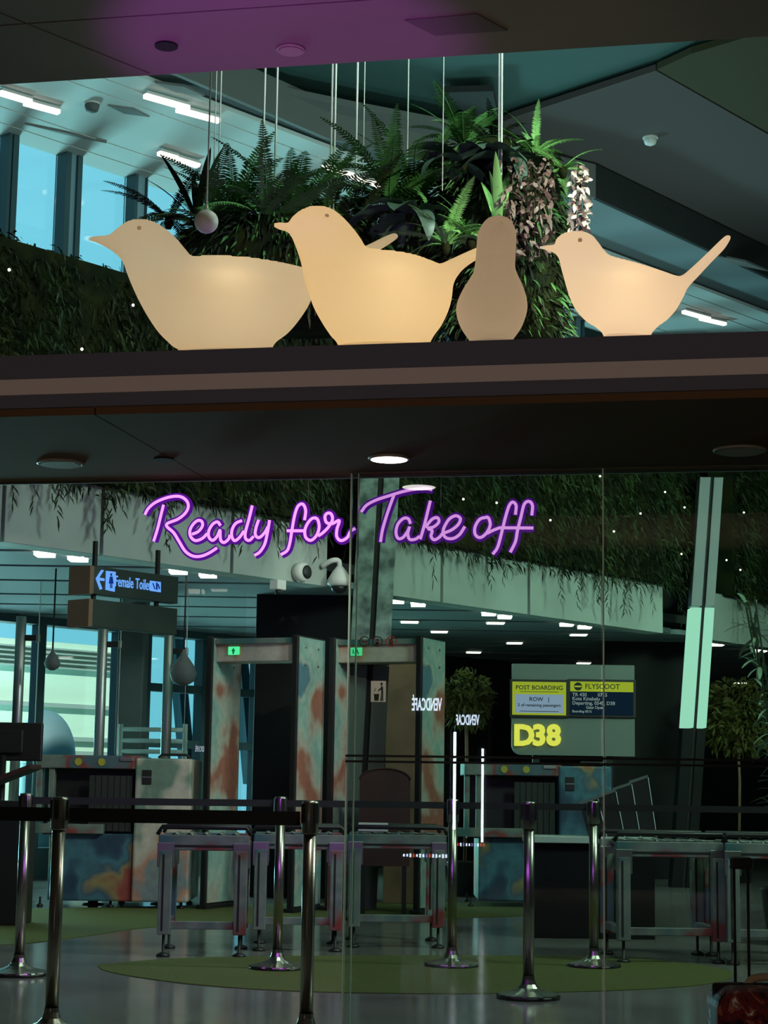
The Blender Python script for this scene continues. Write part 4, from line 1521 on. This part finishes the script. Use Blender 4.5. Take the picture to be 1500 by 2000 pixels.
def scanner_gate(label, px_l, px_r, py, ytop):
    a, b = rz(px_l, py, 0), None
    # right foot at .80 m along a direction turned 20 degrees to the camera axis
    ang = YAW - R(23)
    u = Vector((math.cos(ang), math.sin(ang), 0))
    # solve length so that the right edge falls on px_r
    L = .8
    for _ in range(12):
        q = a + u * L - ORI
        x = 750 + FPX * q.dot(RV) / q.dot(FV)
        L += (px_r - x) * q.dot(FV) / FPX
    H_ = rd(px_l, ytop, a.dot(FH)).z
    t = thing('scanner_gate', label, 'metal detector', a, ang, 'walk through scanner gates')
    D, th = .60, .055
    for k, x in enumerate((0, L)):
        p_ = MB().box((x + th / 2, D / 2, H_ / 2), (th, D, H_)).build('side_frame', 'black_plastic', t, False, True, .008)
        MB().box((x + th + .004, D / 2, H_ / 2 + .02), (.012, D - .06, H_ - .07)).build('painted_panel', 'mural_pale', p_, False, True, .003)
        MB().box((x - .004, D / 2, H_ / 2 + .02), (.012, D - .06, H_ - .07)).build('painted_panel', 'mural_pale', p_, False, True, .003)
        for zz in (H_ - .10, H_ - .26):
            for yy in (.14, .42):
                mb = MB().lathe([(.014, 0), (.013, .006), (.006, .009)], 10)
                mb.v = [(x + th + .010 + z, yy + y_, zz + x_) for x_, y_, z in mb.v]
                mb.build('bolt', 'steel', p_, True, True)
        MB().box((x + th / 2, D / 2, .02), (th + .05, D + .04, .04)).build('foot', 'black_plastic', t, False, True, .006)
    hd = MB().box((L / 2 + th / 2, .22, H_ - .13), (L - th, .30, .20)).build('header', 'mural_cream', t, False, True, .01)
    MB().box((L / 2 + th / 2, .06, H_ - .045), (L - th - .02, .05, .05)).build('header_strip', 'mural_rail', hd, False, True, .004)
    dx = th + (L - th) * .24
    ds = MB().box((dx, .058, H_ - .13), (.115, .016, .075)).build('indicator', 'gate_green', t, False, True, .006)
    mb = MB()
    if 'left' in label:
        mb.prism([(dx - .02, .049, H_ - .135), (dx, .049, H_ - .105), (dx + .02, .049, H_ - .135), (dx + .008, .049, H_ - .135), (dx + .008, .049, H_ - .16), (dx - .008, .049, H_ - .16), (dx - .008, .049, H_ - .135)], (0, -.003, 0))
    else:
        mb.prism([(dx - .035, .049, H_ - .15), (dx - .028, .049, H_ - .10), (dx - .015, .049, H_ - .15), (dx - .022, .049, H_ - .15), (dx - .028, .049, H_ - .125), (dx - .03, .049, H_ - .15)], (0, -.003, 0))
        mb.prism([(dx - .005, .049, H_ - .155), (dx + .012, .049, H_ - .105), (dx + .032, .049, H_ - .155), (dx + .022, .049, H_ - .155), (dx + .012, .049, H_ - .13), (dx + .004, .049, H_ - .155)], (0, -.003, 0))
    mb.build('arrow', 'glyph_green', ds, False, True)
    return t


scanner_gate('painted walk through scanner gate on the left, green arrow lit', 389, 559, 1776, 1243)
scanner_gate('painted walk through scanner gate on the right, behind the glass edge', 633, 806, 1779, 1245)

# ================================================================== X-RAY MACHINES
XCAB = 'mural_cream'


def xray(label, px0, px1, py, dim, mirror=False):
    a, b = rz(px0, py, 0), None
    t = thing('xray_machine', label, 'x-ray machine', a, YAW)
    k = a.dot(FH) / FPX
    w = (px1 - px0) * k
    D = .95
    f_ = lambda x: x * w
    H_ = 1.36
    bd = MB().box((f_(.82), D / 2, .70), (f_(.36), D, 1.28)).build('cabinet', XCAB, t, False, True, .02)
    MB().box((f_(.715), -.006, 1.17), (.085, .012, .13)).build('control_window', 'black_plastic', bd, False, True, .004)
    MB().box((f_(.715), -.014, 1.17), (.085, .004, .008)).build('window_bar', 'steel_dull', bd, False, True)
    for z in (1.345,):
        MB().tube([(f_(.78), .06, z), (f_(.80), .06, z + .03), (f_(.96), .06, z + .03), (f_(.985), .06, z)], .012, 8).build('lift_handle', 'black_plastic', bd, True, True)
    lo = MB().box((f_(.38), D / 2, .36), (f_(.56), D * .9, .60)).build('lower_body', 'mural_blue', t, False, True, .015)
    hd = MB().box((f_(.33), D / 2, 1.30), (f_(.66), D * .96, .12)).build('hood', 'mural_rail', t, False, True, .01)
    for x, c_ in ((.27, 'sticker_yellow'), (.42, 'sticker_yellow')):
        mb = MB().lathe([(.034, 0), (.034, .003)], 16)
        mb.v = [(f_(x) + x_, .014 - z, 1.30 + y_) for x_, y_, z in mb.v]
        mb.build('warning_sticker', c_, hd, False, True)
    MB().box((f_(.58), .010, 1.325), (.12, .012, .03)).build('latch', 'steel_dull', hd, False, True, .003)
    MB().box((f_(.33), D / 2 + .10, .95), (f_(.60), D * .7, .62)).build('tunnel', 'black_plastic', t, False, True)
    for x in (.02, .10):
        MB().box((f_(x), .10, .98), (.05, .10, .56)).build('frame_post', 'mural_rail', t, False, True, .006)
    for j in range(7):
        MB().box((f_(.36 + .04 * j), .06, .93), (f_(.036), .006, .50)).build('curtain_strip', 'curtain', t, False, True)
    MB().box((f_(.14), .02, .70), (f_(.62), .12, .085)).build('conveyor_rail', 'mural_rail', t, False, True, .006)
    MB().box((f_(.14), .40, .68), (f_(.60), .60, .03)).build('conveyor_belt', 'belt_black', t, False, True)
    for x in (.05, .95, .5):
        for y_ in (.1, D - .12):
            MB().lathe([(.03, 0), (.03, .02), (.012, .03), (.012, .09)], 10, (f_(x), y_, 0)).build('foot', 'black_plastic', t, True, True)
    return t


mat('sticker_yellow', (.42, .38, .04), .6)
mat('curtain', (.022, .024, .024), .7)
xray('painted x-ray machine on the left below the black monitor', 58, 360, 1772, 1.0)
XCAB = 'mural_blue'  # darker paint puts the dimness behind the glass into this cabinet
xr2 = xray('dim x-ray machine behind the glass, left of the black dividers', 905, 1190, 1772, .7)
# monitor on its arm
q0, q1 = rd(-60, 1485, 15.2), rd(85, 1412, 15.2)
t = thing('monitor', 'black operator monitor seen from behind at the left edge', 'monitor', ((q0.x + q1.x) / 2, (q0.y + q1.y) / 2, 0), YAW)
w_, z0, z1 = (q1 - q0).dot(RH), q0.z, q1.z
MB().box((0, 0, (z0 + z1) / 2), (w_, .05, z1 - z0)).build('case', 'black_plastic', t, False, True, .012)
MB().box((-.03, -.045, (z0 + z1) / 2), (w_ * .6, .05, (z1 - z0) * .6)).build('back_cover', 'black_plastic', t, False, True, .012)
MB().tube([(-.02, -.02, z0 + .05), (-.02, -.02, .0)], .03, 10).build('stand', 'black_plastic', t, True, True)
MB().lathe([(.18, 0), (.18, .02), (.04, .03)], 20, (-.02, -.02, 0)).build('base', 'black_plastic', t, True, True)
# maroon wooden lid at the far left below the monitor
q0, q1 = rd(-60, 1530, 14.6), rd(58, 1500, 14.6)
t = thing('sloping_desk', 'dark red sloping desk top at the left edge below the monitor', 'desk', ((q0.x + q1.x) / 2, (q0.y + q1.y) / 2, 0), YAW)
w_ = (q1 - q0).dot(RH)
MB().prism([(-w_ / 2, 0, q0.z - .03), (w_ / 2, 0, q1.z + .03), (w_ / 2, 0, q1.z - .005), (-w_ / 2, 0, q0.z - .07)], (0, .5, 0)).build('top', 'maroon', t, False, True)
MB().box((0, .25, .48), (w_ * .92, .42, .96)).build('body', 'black_plastic', t, False, True, .01)

# ================================================================== GLASS BARRIER POSTS
for k, (x, yt, dp, lab) in enumerate(((42, 1204, 17.2, 'steel glass barrier post at the far left with black clamp'), (202, 1217, 17.4, 'steel glass barrier post left of the grey pillar'), (331, 1231, 17.6, 'steel glass barrier post right of the grey pillar'))):
    q = rd(x, yt, dp)
    t = thing('barrier_post', lab, 'barrier post', (q.x, q.y, 0), YAW, 'steel glass barrier posts')
    MB().lathe([(.048, 0), (.048, q.z - .004), (.044, q.z)], 20).build('tube', 'steel_dull', t, True, True)
    MB().lathe([(.10, 0), (.10, .012), (.05, .016)], 20).build('foot_plate', 'steel_dull', t, True, True)
    zc = q.z - .20
    MB().box((.10, 0, zc), (.12, .05, .055)).build('clamp', 'black_plastic', t, False, True, .008)
    MB().box((.165, 0, zc), (.035, .07, .075)).build('clamp_jaw', 'steel_dull', t, False, True, .006)
    gl = MB().box((.165 + .28, 0, 1.56), (.56, .010, 2.82)).build('glass_sheet', 'glass_barrier', t, False, True)
    MB().box((.170, 0, 1.56), (.006, .014, 2.82)).build('sheet_edge', 'glass_edge', gl, False, True)
# rail behind the barriers
for k, y in enumerate((1424, 1446, 1467)):
    a, b = rd(232, y, 18.6), rd(366, y + 2, 18.6)
    if k == 0:
        rl = thing('steel_railing', 'three pale steel rails between the pillar and the scanner gate', 'railing', (a.x, a.y, 0), YAW)
    MB().tube([a, b], .022, 8).build('rail', 'rail_pale', rl, True) if 'rail_pale' in M else MB().tube([a, b], .022, 8).build('rail', mat('rail_pale', (.55, .66, .64), .4), rl, True)
for x in (236, 362):
    a = rd(x, 1420, 18.6)
    MB().tube([(a.x, a.y, 0), (a.x, a.y, a.z + .03)], .025, 8).build('upright', 'rail_pale', rl, True)
# two hanging paddles
for x, y0, y1, y2, r_, lab in ((102, 1180, 1276, 1293, .075, 'small grey pear shaped weight hanging in front of the low windows'), (358, 1195, 1290, 1312, .125, 'large dull grey pear shaped weight hanging beside the left scanner gate')):
    q = rd(x, y2, 16.9)
    t = thing('hanging_weight', lab, 'weight', q)
    MB().lathe([(.004, r_ * 1.7), (r_ * .25, r_ * 1.2), (r_ * .75, r_ * .5), (r_, -.15 * r_), (r_ * .8, -r_ * .7), (r_ * .3, -r_), (.004, -r_ * 1.03)], 24).build('body', 'pillar_grey', t, True, True)
    MB().tube([(0, 0, r_ * 1.6), (0, 0, ZK - q.z)], .008, 6).build('cord', 'joint_black', t, True, True)

# ================================================================== ROLLER TABLES
def roller_table(label, p0, p1, depth, ztop, seed):
    """p0: floor point of the front left leg; p1: floor point of the front right leg gives the length"""
    L = (p1 - p0).dot(RH)
    t = thing('roller_table', label, 'roller table', p0, YAW + R(3), 'painted roller tables')
    zr = ztop - .10
    for y in (0, depth):
        MB().box((L / 2, y, zr), (L + .10, .05, .10)).build('side_rail', 'mural_rail', t, False, True, .005)
        MB().box((L / 2, y, zr - .02), (L + .08, .056, .012)).build('rail_groove', 'joint_black', t, False, True)
        MB().tube([(-.06, y, zr + .05), (-.03, y, ztop), (L + .03, y, ztop), (L + .06, y, zr + .05)], .016, 8).build('guard_bar', 'black_plastic', t, True, True)
        for x in (0, L):
            lg = MB().box((x, y, (zr - .05 + .14) / 2), (.085, .075, zr - .05 - .14)).build('leg', 'mural_rail', t, False, True, .006)
            MB().box((x - .012, y - .038, (zr - .05 + .14) / 2), (.012, .004, zr - .24)).build('leg_groove', 'joint_black', lg, False, True)
            MB().lathe([(.045, 0), (.045, .012), (.03, .022), (.010, .03), (.010, .145)], 12, (x, y, 0)).build('foot', 'black_plastic', t, True, True)
            MB().box((x, y - .03, zr - .08), (.11, .012, .16)).build('bracket', 'steel_dull', t, False, True, .004)
    for x in (0, L):
        MB().box((x, depth / 2, .20), (.06, depth, .05)).build('cross_bar', 'mural_rail', t, False, True, .004)
    MB().box((L / 2, 0, .20), (L, .04, .05)).build('stretcher', 'mural_rail', t, False, True, .004)
    n = max(4, int(L / .085))
    rm = MB().tube([(0, .03, 0), (0, depth - .03, 0)], .026, 10).mesh('roller', 'steel_dull', True)
    for i in range(n):
        o = put('roller', rm, t)
        o.location = (L * (i + .5) / n, 0, zr + .035)
    return t


TB = [('painted roller table with red corner, nearest left of the glass edge', (318, 1868), (478, 1856)),
      ('painted roller table straddling the glass edge', (505, 1857), (655, 1857)),
      ('painted roller table behind the glass, right of the glass edge', (690, 1850), (852, 1842)),
      ('dim painted roller table behind the glass, left of the suitcase handle', (1218, 1880), (1404, 1882)),
      ('dim painted roller table behind the glass at the right edge', (1432, 1884), (1640, 1888))]
for k, (lab, a, b) in enumerate(TB):
    p0, p1 = rz(*a, 0), rz(*b, 0)
    roller_table(lab, p0, p1, .62, .83, k)
# tray, maroon board
q = rd(729, 1618, 13.5)
tr = thing('tray', 'pale plastic tray lying on the roller table behind the glass', 'tray', (q.x, q.y, .79), YAW)
MB().box((0, 0, .008), (.21, .26, .016)).build('bottom', 'white_plastic', tr, False, True)
for x, y, w_, h_ in ((0, -.13, .21, .012), (0, .13, .21, .012)):
    MB().box((x, y, .035), (w_, h_, .055)).build('rim', 'white_plastic', tr, False, True)
for x in (-.10, .10):
    MB().box((x, 0, .035), (.012, .26, .055)).build('rim', 'white_plastic', tr, False, True)
q0, q1 = rd(703, 1500, 16.6), rd(802, 1500, 16.6)
t = thing('padded_screen', 'dark maroon rounded screen board inside the right scanner gate', 'screen board', ((q0.x + q1.x) / 2, (q0.y + q1.y) / 2, 0), YAW)
w_ = (q1 - q0).length
zt_ = q0.z
pts = [(-w_ / 2, 0, .42), (w_ / 2, 0, .42)] + [(w_ / 2 * math.cos(an), 0, zt_ - .10 + .10 * math.sin(an)) for an in [math.pi * k / 14 for k in range(15)]]
MB().prism(pts, (0, .06, 0)).build('board', 'maroon', t, False, True)
MB().tube([(p_[0], -.002, p_[2]) for p_ in pts[2:]], .010, 6).build('edge_tube', 'maroon', t, True, True)
for x in (-w_ * .4, w_ * .4):
    MB().box((x, .03, .22), (.04, .04, .44)).build('leg', 'black_plastic', t, False, True)

# ================================================================== STANCHIONS
def stanchion_proto():
    t = thing('stanchion', 'x', 'stanchion', (0, 0, 0), 0, 'belt stanchions')
    MB().lathe([(.17, 0), (.17, .016)], 40).build('base_plate', 'black_plastic', t, True, True)
    prof = [(.168, .016), (.165, .024), (.13, .031), (.09, .042), (.06, .056), (.043, .075), (.034, .10), (.032, .12)]
    # flared cover with radial flutes
    mb = MB()
    n = 48
    for r_, z in prof:
        for j in range(n):
            fl = 1 + .03 * (1 if j % 4 < 2 else -1) * min(1, (r_ - .03) * 12)
            a = 2 * math.pi * j / n
            mb.v.append((r_ * fl * math.cos(a), r_ * fl * math.sin(a), z))
    for i in range(len(prof) - 1):
        for j in range(n):
            mb.f.append((i * n + j, i * n + (j + 1) % n, (i + 1) * n + (j + 1) % n, (i + 1) * n + j))
    mb.build('base_cover', 'steel', t, False, True)
    MB().lathe([(.030, .09), (.030, .90)], 24).build('pole', 'steel', t, True, True)
    hd = MB().lathe([(.036, .895), (.038, .90), (.038, 1.03), (.034, 1.04), (.012, 1.042)], 24).build('head', 'steel', t, True, True)
    for a in range(4):
        MB().box((.037 * math.cos(a * math.pi / 2), .037 * math.sin(a * math.pi / 2), .985), (.012, .022, .085), a * math.pi / 2).build('belt_slot', 'black_plastic', hd, False, True)
    return t


sp0 = stanchion_proto()
STN = [('A', 99, 2022, 'steel belt stanchion in front at the left, violet light on its base'), ('B', 36, 1905, 'steel belt stanchion at the far left, behind the front one'), ('C', 541, 1893, 'steel belt stanchion standing on the carpet left of the glass edge'),
       ('D', 597, 2034, 'tall steel belt stanchion just left of the glass edge'), ('E', 882, 1888, 'dim steel belt stanchion on the carpet behind the glass'), ('F', 1032, 1950, 'dim steel belt stanchion behind the glass, nearest of those'), ('G', 1160, 1889, 'dim steel belt stanchion at the second glass seam')]
SPOS = {}
for k, (nm, x, y, lab) in enumerate(STN):
    q = rz(x, y, 0)
    SPOS[nm] = q
    if k == 0:
        sp0.location = q
        sp0['label'] = lab
    else:
        copy_thing(sp0, lab, q, .3 * k)


def belt(a, b, label, zc=1.0, h=.042, off=.045):
    a, b = Vector((a.x, a.y, zc)), Vector((b.x, b.y, zc))
    d = (b - a).normalized()
    a2, b2 = a + d * off, b - d * off
    o = MB().bar(a2, b2, .003, h).build('belt', 'belt_black')
    return tag(o, label, 'barrier belt', 'retractable belts')


belt(SPOS['A'], SPOS['D'], 'wide black belt stretched between the two front stanchions', .962, .062)
belt(SPOS['A'] + Vector((-1.6, .05, 0)), SPOS['A'], 'wide black belt running out of the left edge from the front stanchion', .962, .062)
belt(SPOS['B'], SPOS['C'], 'black belt stretched behind the front one, in front of the x-ray machine')
belt(SPOS['C'], SPOS['E'], 'dim black belt crossing the glass edge towards the carpet stanchion')
belt(SPOS['E'], SPOS['G'], 'dim black belt behind the glass left of the second seam')
belt(SPOS['G'], SPOS['G'] + RH * 2.2, 'dim black belt behind the glass running to the right edge')

# ================================================================== RIGHT SIDE THINGS BEHIND THE GLASS
q0, q1 = rd(1030, 1634, 14.2), rd(1284, 1634, 14.2)
ct = thing('counter', 'dark counter with pale top edge behind the glass', 'counter', ((q0.x + q1.x) / 2, (q0.y + q1.y) / 2, 0), YAW)
w_ = (q1 - q0).length
MB().box((0, .25, q0.z - .02), (w_, .5, .05)).build('top', 'counter_top', ct, False, True, .005) if 'counter_top' in M else MB().box((0, .25, q0.z - .02), (w_, .5, .05)).build('top', mat('counter_top', (.42, .50, .47), .4), ct, False, True, .005)
MB().box((0, .27, (q0.z - .045) / 2), (w_ * .97, .44, q0.z - .045)).build('body', 'black_panel', ct, False, True, .005)
for k in range(4):
    a, b = rd((1150, 1185, 1216, 1248)[k], 1630, 14.3 + .05 * k), rd((1150, 1185, 1216, 1248)[k] - 14, 1556 - 14 * k, 14.3 + .05 * k)
    t = thing('divider_board', 'black upright divider board on the counter, %s from the left' % ('first', 'second', 'third', 'fourth')[k], 'divider', (a.x, a.y, q0.z + .006), YAW, 'black divider boards')
    hh = b.z - a.z
    sl = (b - a).dot(RH)
    MB().prism([(0, 0, 0), (.135, 0, 0), (.135 + sl * 1.2, 0, hh), (sl * 1.2, 0, hh - .05)], (0, .02, 0)).build('board', 'black_plastic', t, False, True)
    MB().bar((.137, -.004, 0), (.137 + sl * 1.2, -.004, hh), .006, .006).build('edge_strip', 'rail_pale', t, False, True)
    MB().prism([(sl * 1.2 - .01, -.004, hh - .05), (.135 + sl * 1.2, -.004, hh), (.135 + sl * 1.2, -.004, hh + .02), (sl * 1.2 - .01, -.004, hh - .028)], (0, .03, 0)).build('top_flap', 'pillar_grey', t, False, True)


# shrubs and bamboo set behind the glass; first shrub and bamboo imitate reflections
def shrub(label, px, py, dep, rx, rz_, m, n, seed, L=(.06, .12)):
    r = random.Random(seed)
    q = rd(px, py, dep)
    t = thing('potted_shrub', label, 'shrub', (q.x, q.y, 0))
    pot = MB().lathe([(.14, 0), (.19, .34), (.20, .36), (.17, .36), (.16, .32)], 20)
    pot.build('pot', 'black_plastic', t, True, True)
    MB().tube([(0, 0, .3), (.02, 0, q.z * .6), (0, 0, q.z)], .02, 6).build('stem', 'wood_brown', t, True, True)
    mb = MB()
    for i in range(n):
        v = rvec(r)
        while v.length > 1:
            v = rvec(r)
        p = Vector((v.x * rx, v.y * rx, q.z + v.z * rz_))
        blade(mb, p, rvec(r) + v, rvec(r), r.uniform(*L), r.uniform(.02, .04), .3)
    tag(mb.build('foliage', m, t, False, True), 'loose cloud of small leaves', kind='stuff')
    return t


shrub('yellow green potted shrub added for a reflection, behind the right scanner gate', 910, 1365, 19.6, .28, .30, 'leaf_yellow', 900, 31)
shrub('yellow green potted shrub right of the mint slanted column', 1440, 1400, 23.5, .55, .5, 'leaf_yellow', 1800, 32)
t = thing('bamboo_plant', 'potted bamboo with long pale leaves, added behind the glass for a reflection at the right edge', 'plant', tuple(Vector((rd(1530, 1200, 13.9).x, rd(1530, 1200, 13.9).y, 0))))
MB().lathe([(.15, 0), (.20, .40), (.21, .42), (.18, .42), (.17, .36)], 20).build('pot', 'black_plastic', t, True, True)
r = random.Random(5)
LB = leaf_mesh('leaf', .17, .028, 'bamboo_leaf' if 'bamboo_leaf' in M else mat('bamboo_leaf', (.10, .19, .10), .4, color2=(.24, .34, .24), scale=4) and 'bamboo_leaf', .5)
for i in range(7):
    a = r.uniform(0, 6.28)
    lx, ly = .10 * math.cos(a), .10 * math.sin(a)
    ht = r.uniform(1.9, 2.75)
    tip = Vector((lx * 3.6, ly * 3.6, ht))
    pts = spline([(lx * .5, ly * .5, .38), (lx, ly, ht * .5), tip], 5)
    cn = MB().tube(pts, .008, 6).build('cane', 'leaf_dark', t, True, True)
    for k in range(34):
        u = r.uniform(.35, 1)
        j = min(int(u * (len(pts) - 1)), len(pts) - 2)
        p = pts[j].lerp(pts[j + 1], r.random())
        o = put('leaf', LB, cn)
        o.matrix_local = Matrix.Translation(p) @ Matrix.Rotation(r.uniform(0, 6.28), 4, 'Z') @ Matrix.Rotation(R(r.uniform(35, 120)), 4, 'Y') @ Matrix.Scale(r.uniform(.8, 1.4), 4)

# ================================================================== STICKERS ON THE GLASS
YS = YG - .006
sp_ = lambda x, y: ry(x, y, YS)
mat('sticker_red', (.22, .015, .015), .6)
mat('sticker_white', (.55, .58, .54), .6)
for k, x in enumerate((712, 737, 764)):
    q = sp_(x, 1253)
    t = thing('round_sticker', 'small round prohibition sticker on the glass, %s of three' % ('left', 'middle', 'right')[k], 'sticker', q, group='prohibition stickers')
    n = 28
    ro, ri = .0245, .020
    mb = MB()
    for rr in (ri, ro):
        for y in (-.0015, 0):
            mb.v += [(rr * math.cos(2 * math.pi * j / n), y, rr * math.sin(2 * math.pi * j / n)) for j in range(n)]
    for j in range(n):
        j2 = (j + 1) % n
        mb.f += [(j, j2, 2 * n + j2, 2 * n + j), (2 * n + j, 2 * n + j2, 3 * n + j2, 3 * n + j), (n + j, n + j2, j2, j), (3 * n + j, 3 * n + j2, n + j2, n + j)]
    mb.build('ring', 'ink' if k < 2 else 'sticker_red', t, False, True)
    MB().bar((-.015, -.001, .015), (.015, -.001, -.015), .0012, .004).build('slash', 'sticker_red', t, False, True)
    gl = MB()
    if k == 0:
        gl.box((0, -.0004, -.002), (.026, .001, .005)).box((.010, -.0004, .006), (.003, .001, .008))
    elif k == 1:
        gl.box((0, -.0004, 0), (.008, .001, .026)).box((0, -.0004, -.009), (.018, .001, .008))
    else:
        gl.box((-.003, -.0004, 0), (.014, .001, .024)).box((.007, -.0004, -.004), (.006, .001, .014))
    gl.build('symbol', 'ink', t, False, True)
q0, q1 = sp_(724, 1371), sp_(754, 1330)
t = thing('litter_sticker', 'white square litter bin sticker on the glass', 'sticker', ((q0.x + q1.x) / 2, YS, (q0.z + q1.z) / 2))
w_, h_ = q1.x - q0.x, q1.z - q0.z
MB().box((0, 0, 0), (w_, .001, h_)).build('sheet', 'sticker_white', t, False, True)
fg = MB()
for pts in (((-.25, -.42), (.02, -.42), (.06, -.12), (-.29, -.12)), ((-.28, .02), (-.20, .14), (-.18, .12), (-.26, 0)), ((.16, .42), (.26, .42), (.28, .34), (.22, .28), (.14, .34)), ((.18, .27), (.30, .22), (.32, -.06), (.20, -.06)),
            ((.19, .20), (-.02, .06), (0, .02), (.20, .12)), ((.20, -.06), (.25, -.06), (.23, -.44), (.14, -.44)), ((.26, -.06), (.32, -.06), (.33, -.44), (.25, -.44))):
    fg.prism([(x * w_, -.0008, y * h_) for x, y in pts], (0, -.001, 0))
fg.build('figure', 'ink', t, False, True)

# ================================================================== SUITCASE
q = rz(1402, 2078, 0)
dp = 5.1
c = rd(1475, 1900, dp)
t = thing('suitcase', 'dark red patterned suitcase with extended black handle at the lower right', 'suitcase', (c.x, c.y, 0), YAW)


def suitcase_mat():
    m = mat('suitcase_print', (.03, .008, .01), .55)
    nt = m.node_tree
    b = nt.nodes['Principled BSDF']
    tc = nt.nodes.new('ShaderNodeTexCoord')
    v = nt.nodes.new('ShaderNodeTexVoronoi')
    v.inputs['Scale'].default_value = 13
    n = nt.nodes.new('ShaderNodeTexNoise')
    n.inputs['Scale'].default_value = 9
    n.inputs['Detail'].default_value = 4
    n.inputs['Distortion'].default_value = 2.5
    r1 = nt.nodes.new('ShaderNodeValToRGB')
    el = r1.color_ramp.elements
    el[0].position, el[0].color = .36, (.015, .006, .012, 1)
    el[1].position, el[1].color = .46, (.15, .014, .012, 1)
    for p_, c_ in ((.53, (.04, .006, .01)), (.56, (.34, .09, .05)), (.60, (.07, .02, .03)), (.66, (.55, .48, .42))):
        e_ = el.new(p_)
        e_.color = (*c_, 1)
    nt.links.new(tc.outputs['Object'], n.inputs['Vector'])
    nt.links.new(n.outputs[0], r1.inputs[0])
    nt.links.new(r1.outputs[0], b.inputs['Base Color'])


suitcase_mat()
zt_ = rd(1470, 1932, dp).z
x0 = (rd(1404, 1980, dp) - c).dot(RH)
MB().box((x0 + .19, .12, (zt_ + .05) / 2), (.38, .24, zt_ - .05)).build('shell', 'suitcase_print', t, False, True, .055)
MB().box((x0 + .19, .12, (zt_ + .05) / 2), (.372, .012, zt_ - .042)).build('zip_band', 'black_plastic', t, False, True, .05)
hb_ = MB().tube(spline([(x0 + .10, .13, zt_ - .005), (x0 + .13, .13, zt_ + .018), (x0 + .25, .13, zt_ + .018), (x0 + .28, .13, zt_ - .005)], 5), .011, 8).build('carry_handle', 'leather_tan' if 'leather_tan' in M else mat('leather_tan', (.28, .20, .13), .6), t, True, True)
za_ = rd(1455, 1682, dp).z
xs = [(rd(px, 1900, dp) - c).dot(RH) for px in (1462, 1490)]
for x in xs:
    MB().tube([(x, .19, zt_ - .03), (x, .19, za_ - .02)], .0042, 10).build('handle_tube', 'black_plastic', t, True, True)
MB().box(((xs[0] + xs[1]) / 2, .19, za_ - .012), (xs[1] - xs[0] + .026, .035, .034)).build('handle_grip', 'black_plastic', t, False, True, .010)
for x in (x0 + .06, x0 + .32):
    for y in (.04, .20):
        mb = MB().lathe([(.028, -.012), (.03, 0), (.028, .012)], 16)
        mb.v = [(x + z, y + yy, .030 + xx) for xx, yy, z in mb.v]
        mb.build('wheel', 'black_plastic', t, True, True)

# ================================================================== VENDING MACHINES BEHIND THE VIEWER (seen mirrored in the glass)
emis('vend_white', (.72, .80, 1.0), 13)
emis('vend_led', (.80, .92, 1.0), 16)
emis('vend_red', (1, .12, .06), 5)
emis('vend_violet', (.45, .30, 1), 5)
mat('vend_body', (.02, .02, .024), .5)


def vending(label, px_text, py_text, vdep, strip_px, strip_y, wpx, seed):
    v = rd(px_text, py_text, vdep)
    mx_ = lambda q: Vector((q.x, 2 * YG - q.y, q.z))          # mirror in the glass plane
    c = mx_(v)
    t = thing('vending_machine', label, 'vending machine', (c.x, c.y - .35, 0), 0)
    w_ = wpx * vdep / FPX
    H_ = c.z + .14
    bd = MB().box((0, .20, H_ / 2), (w_, .26, H_)).build('body', 'vend_body', t, False, True, .01)
    # sign faces the glass (+y): reads normally from the front, mirrored in the reflection
    text_on('lettering', 'VENDCAF\u00c9', .155, 'vend_white', Vector((c.x, c.y - .012, c.z)), Vector((-1, 0, 0)), t, .004, .003, squash=wpx * .62 * vdep / FPX / .80)
    sx = (mx_(rd(strip_px, 1540, vdep)) - c).x
    z0, z1 = rd(strip_px, strip_y[1], vdep).z, rd(strip_px, strip_y[0], vdep).z
    MB().box((sx, .34, (z0 + z1) / 2), (.024, .02, z1 - z0)).build('led_strip', 'vend_led', t, False, True)
    MB().box((-.05, .332, .95), (w_ * .6, .01, 1.0)).build('window', 'black_plastic', t, False, True, .005)
    r = random.Random(seed)
    for i in range(14):
        MB().box((-w_ * .42 + w_ * .84 * i / 13, .335, .52), (.016, .012, r.uniform(.02, .035))).build('price_tag', r.choice(['vend_white', 'vend_red', 'vend_violet', 'vend_white']), t, False, True)
    return t


vending('dark vending machine with lit white lettering, the nearer one reflected in the glass', 833, 1377, 16.5, 889, (1430, 1620), 98, 1)
vending('dark vending machine with lit white lettering, the farther one reflected in the glass', 910, 1407, 20.0, 943, (1462, 1645), 86, 2)
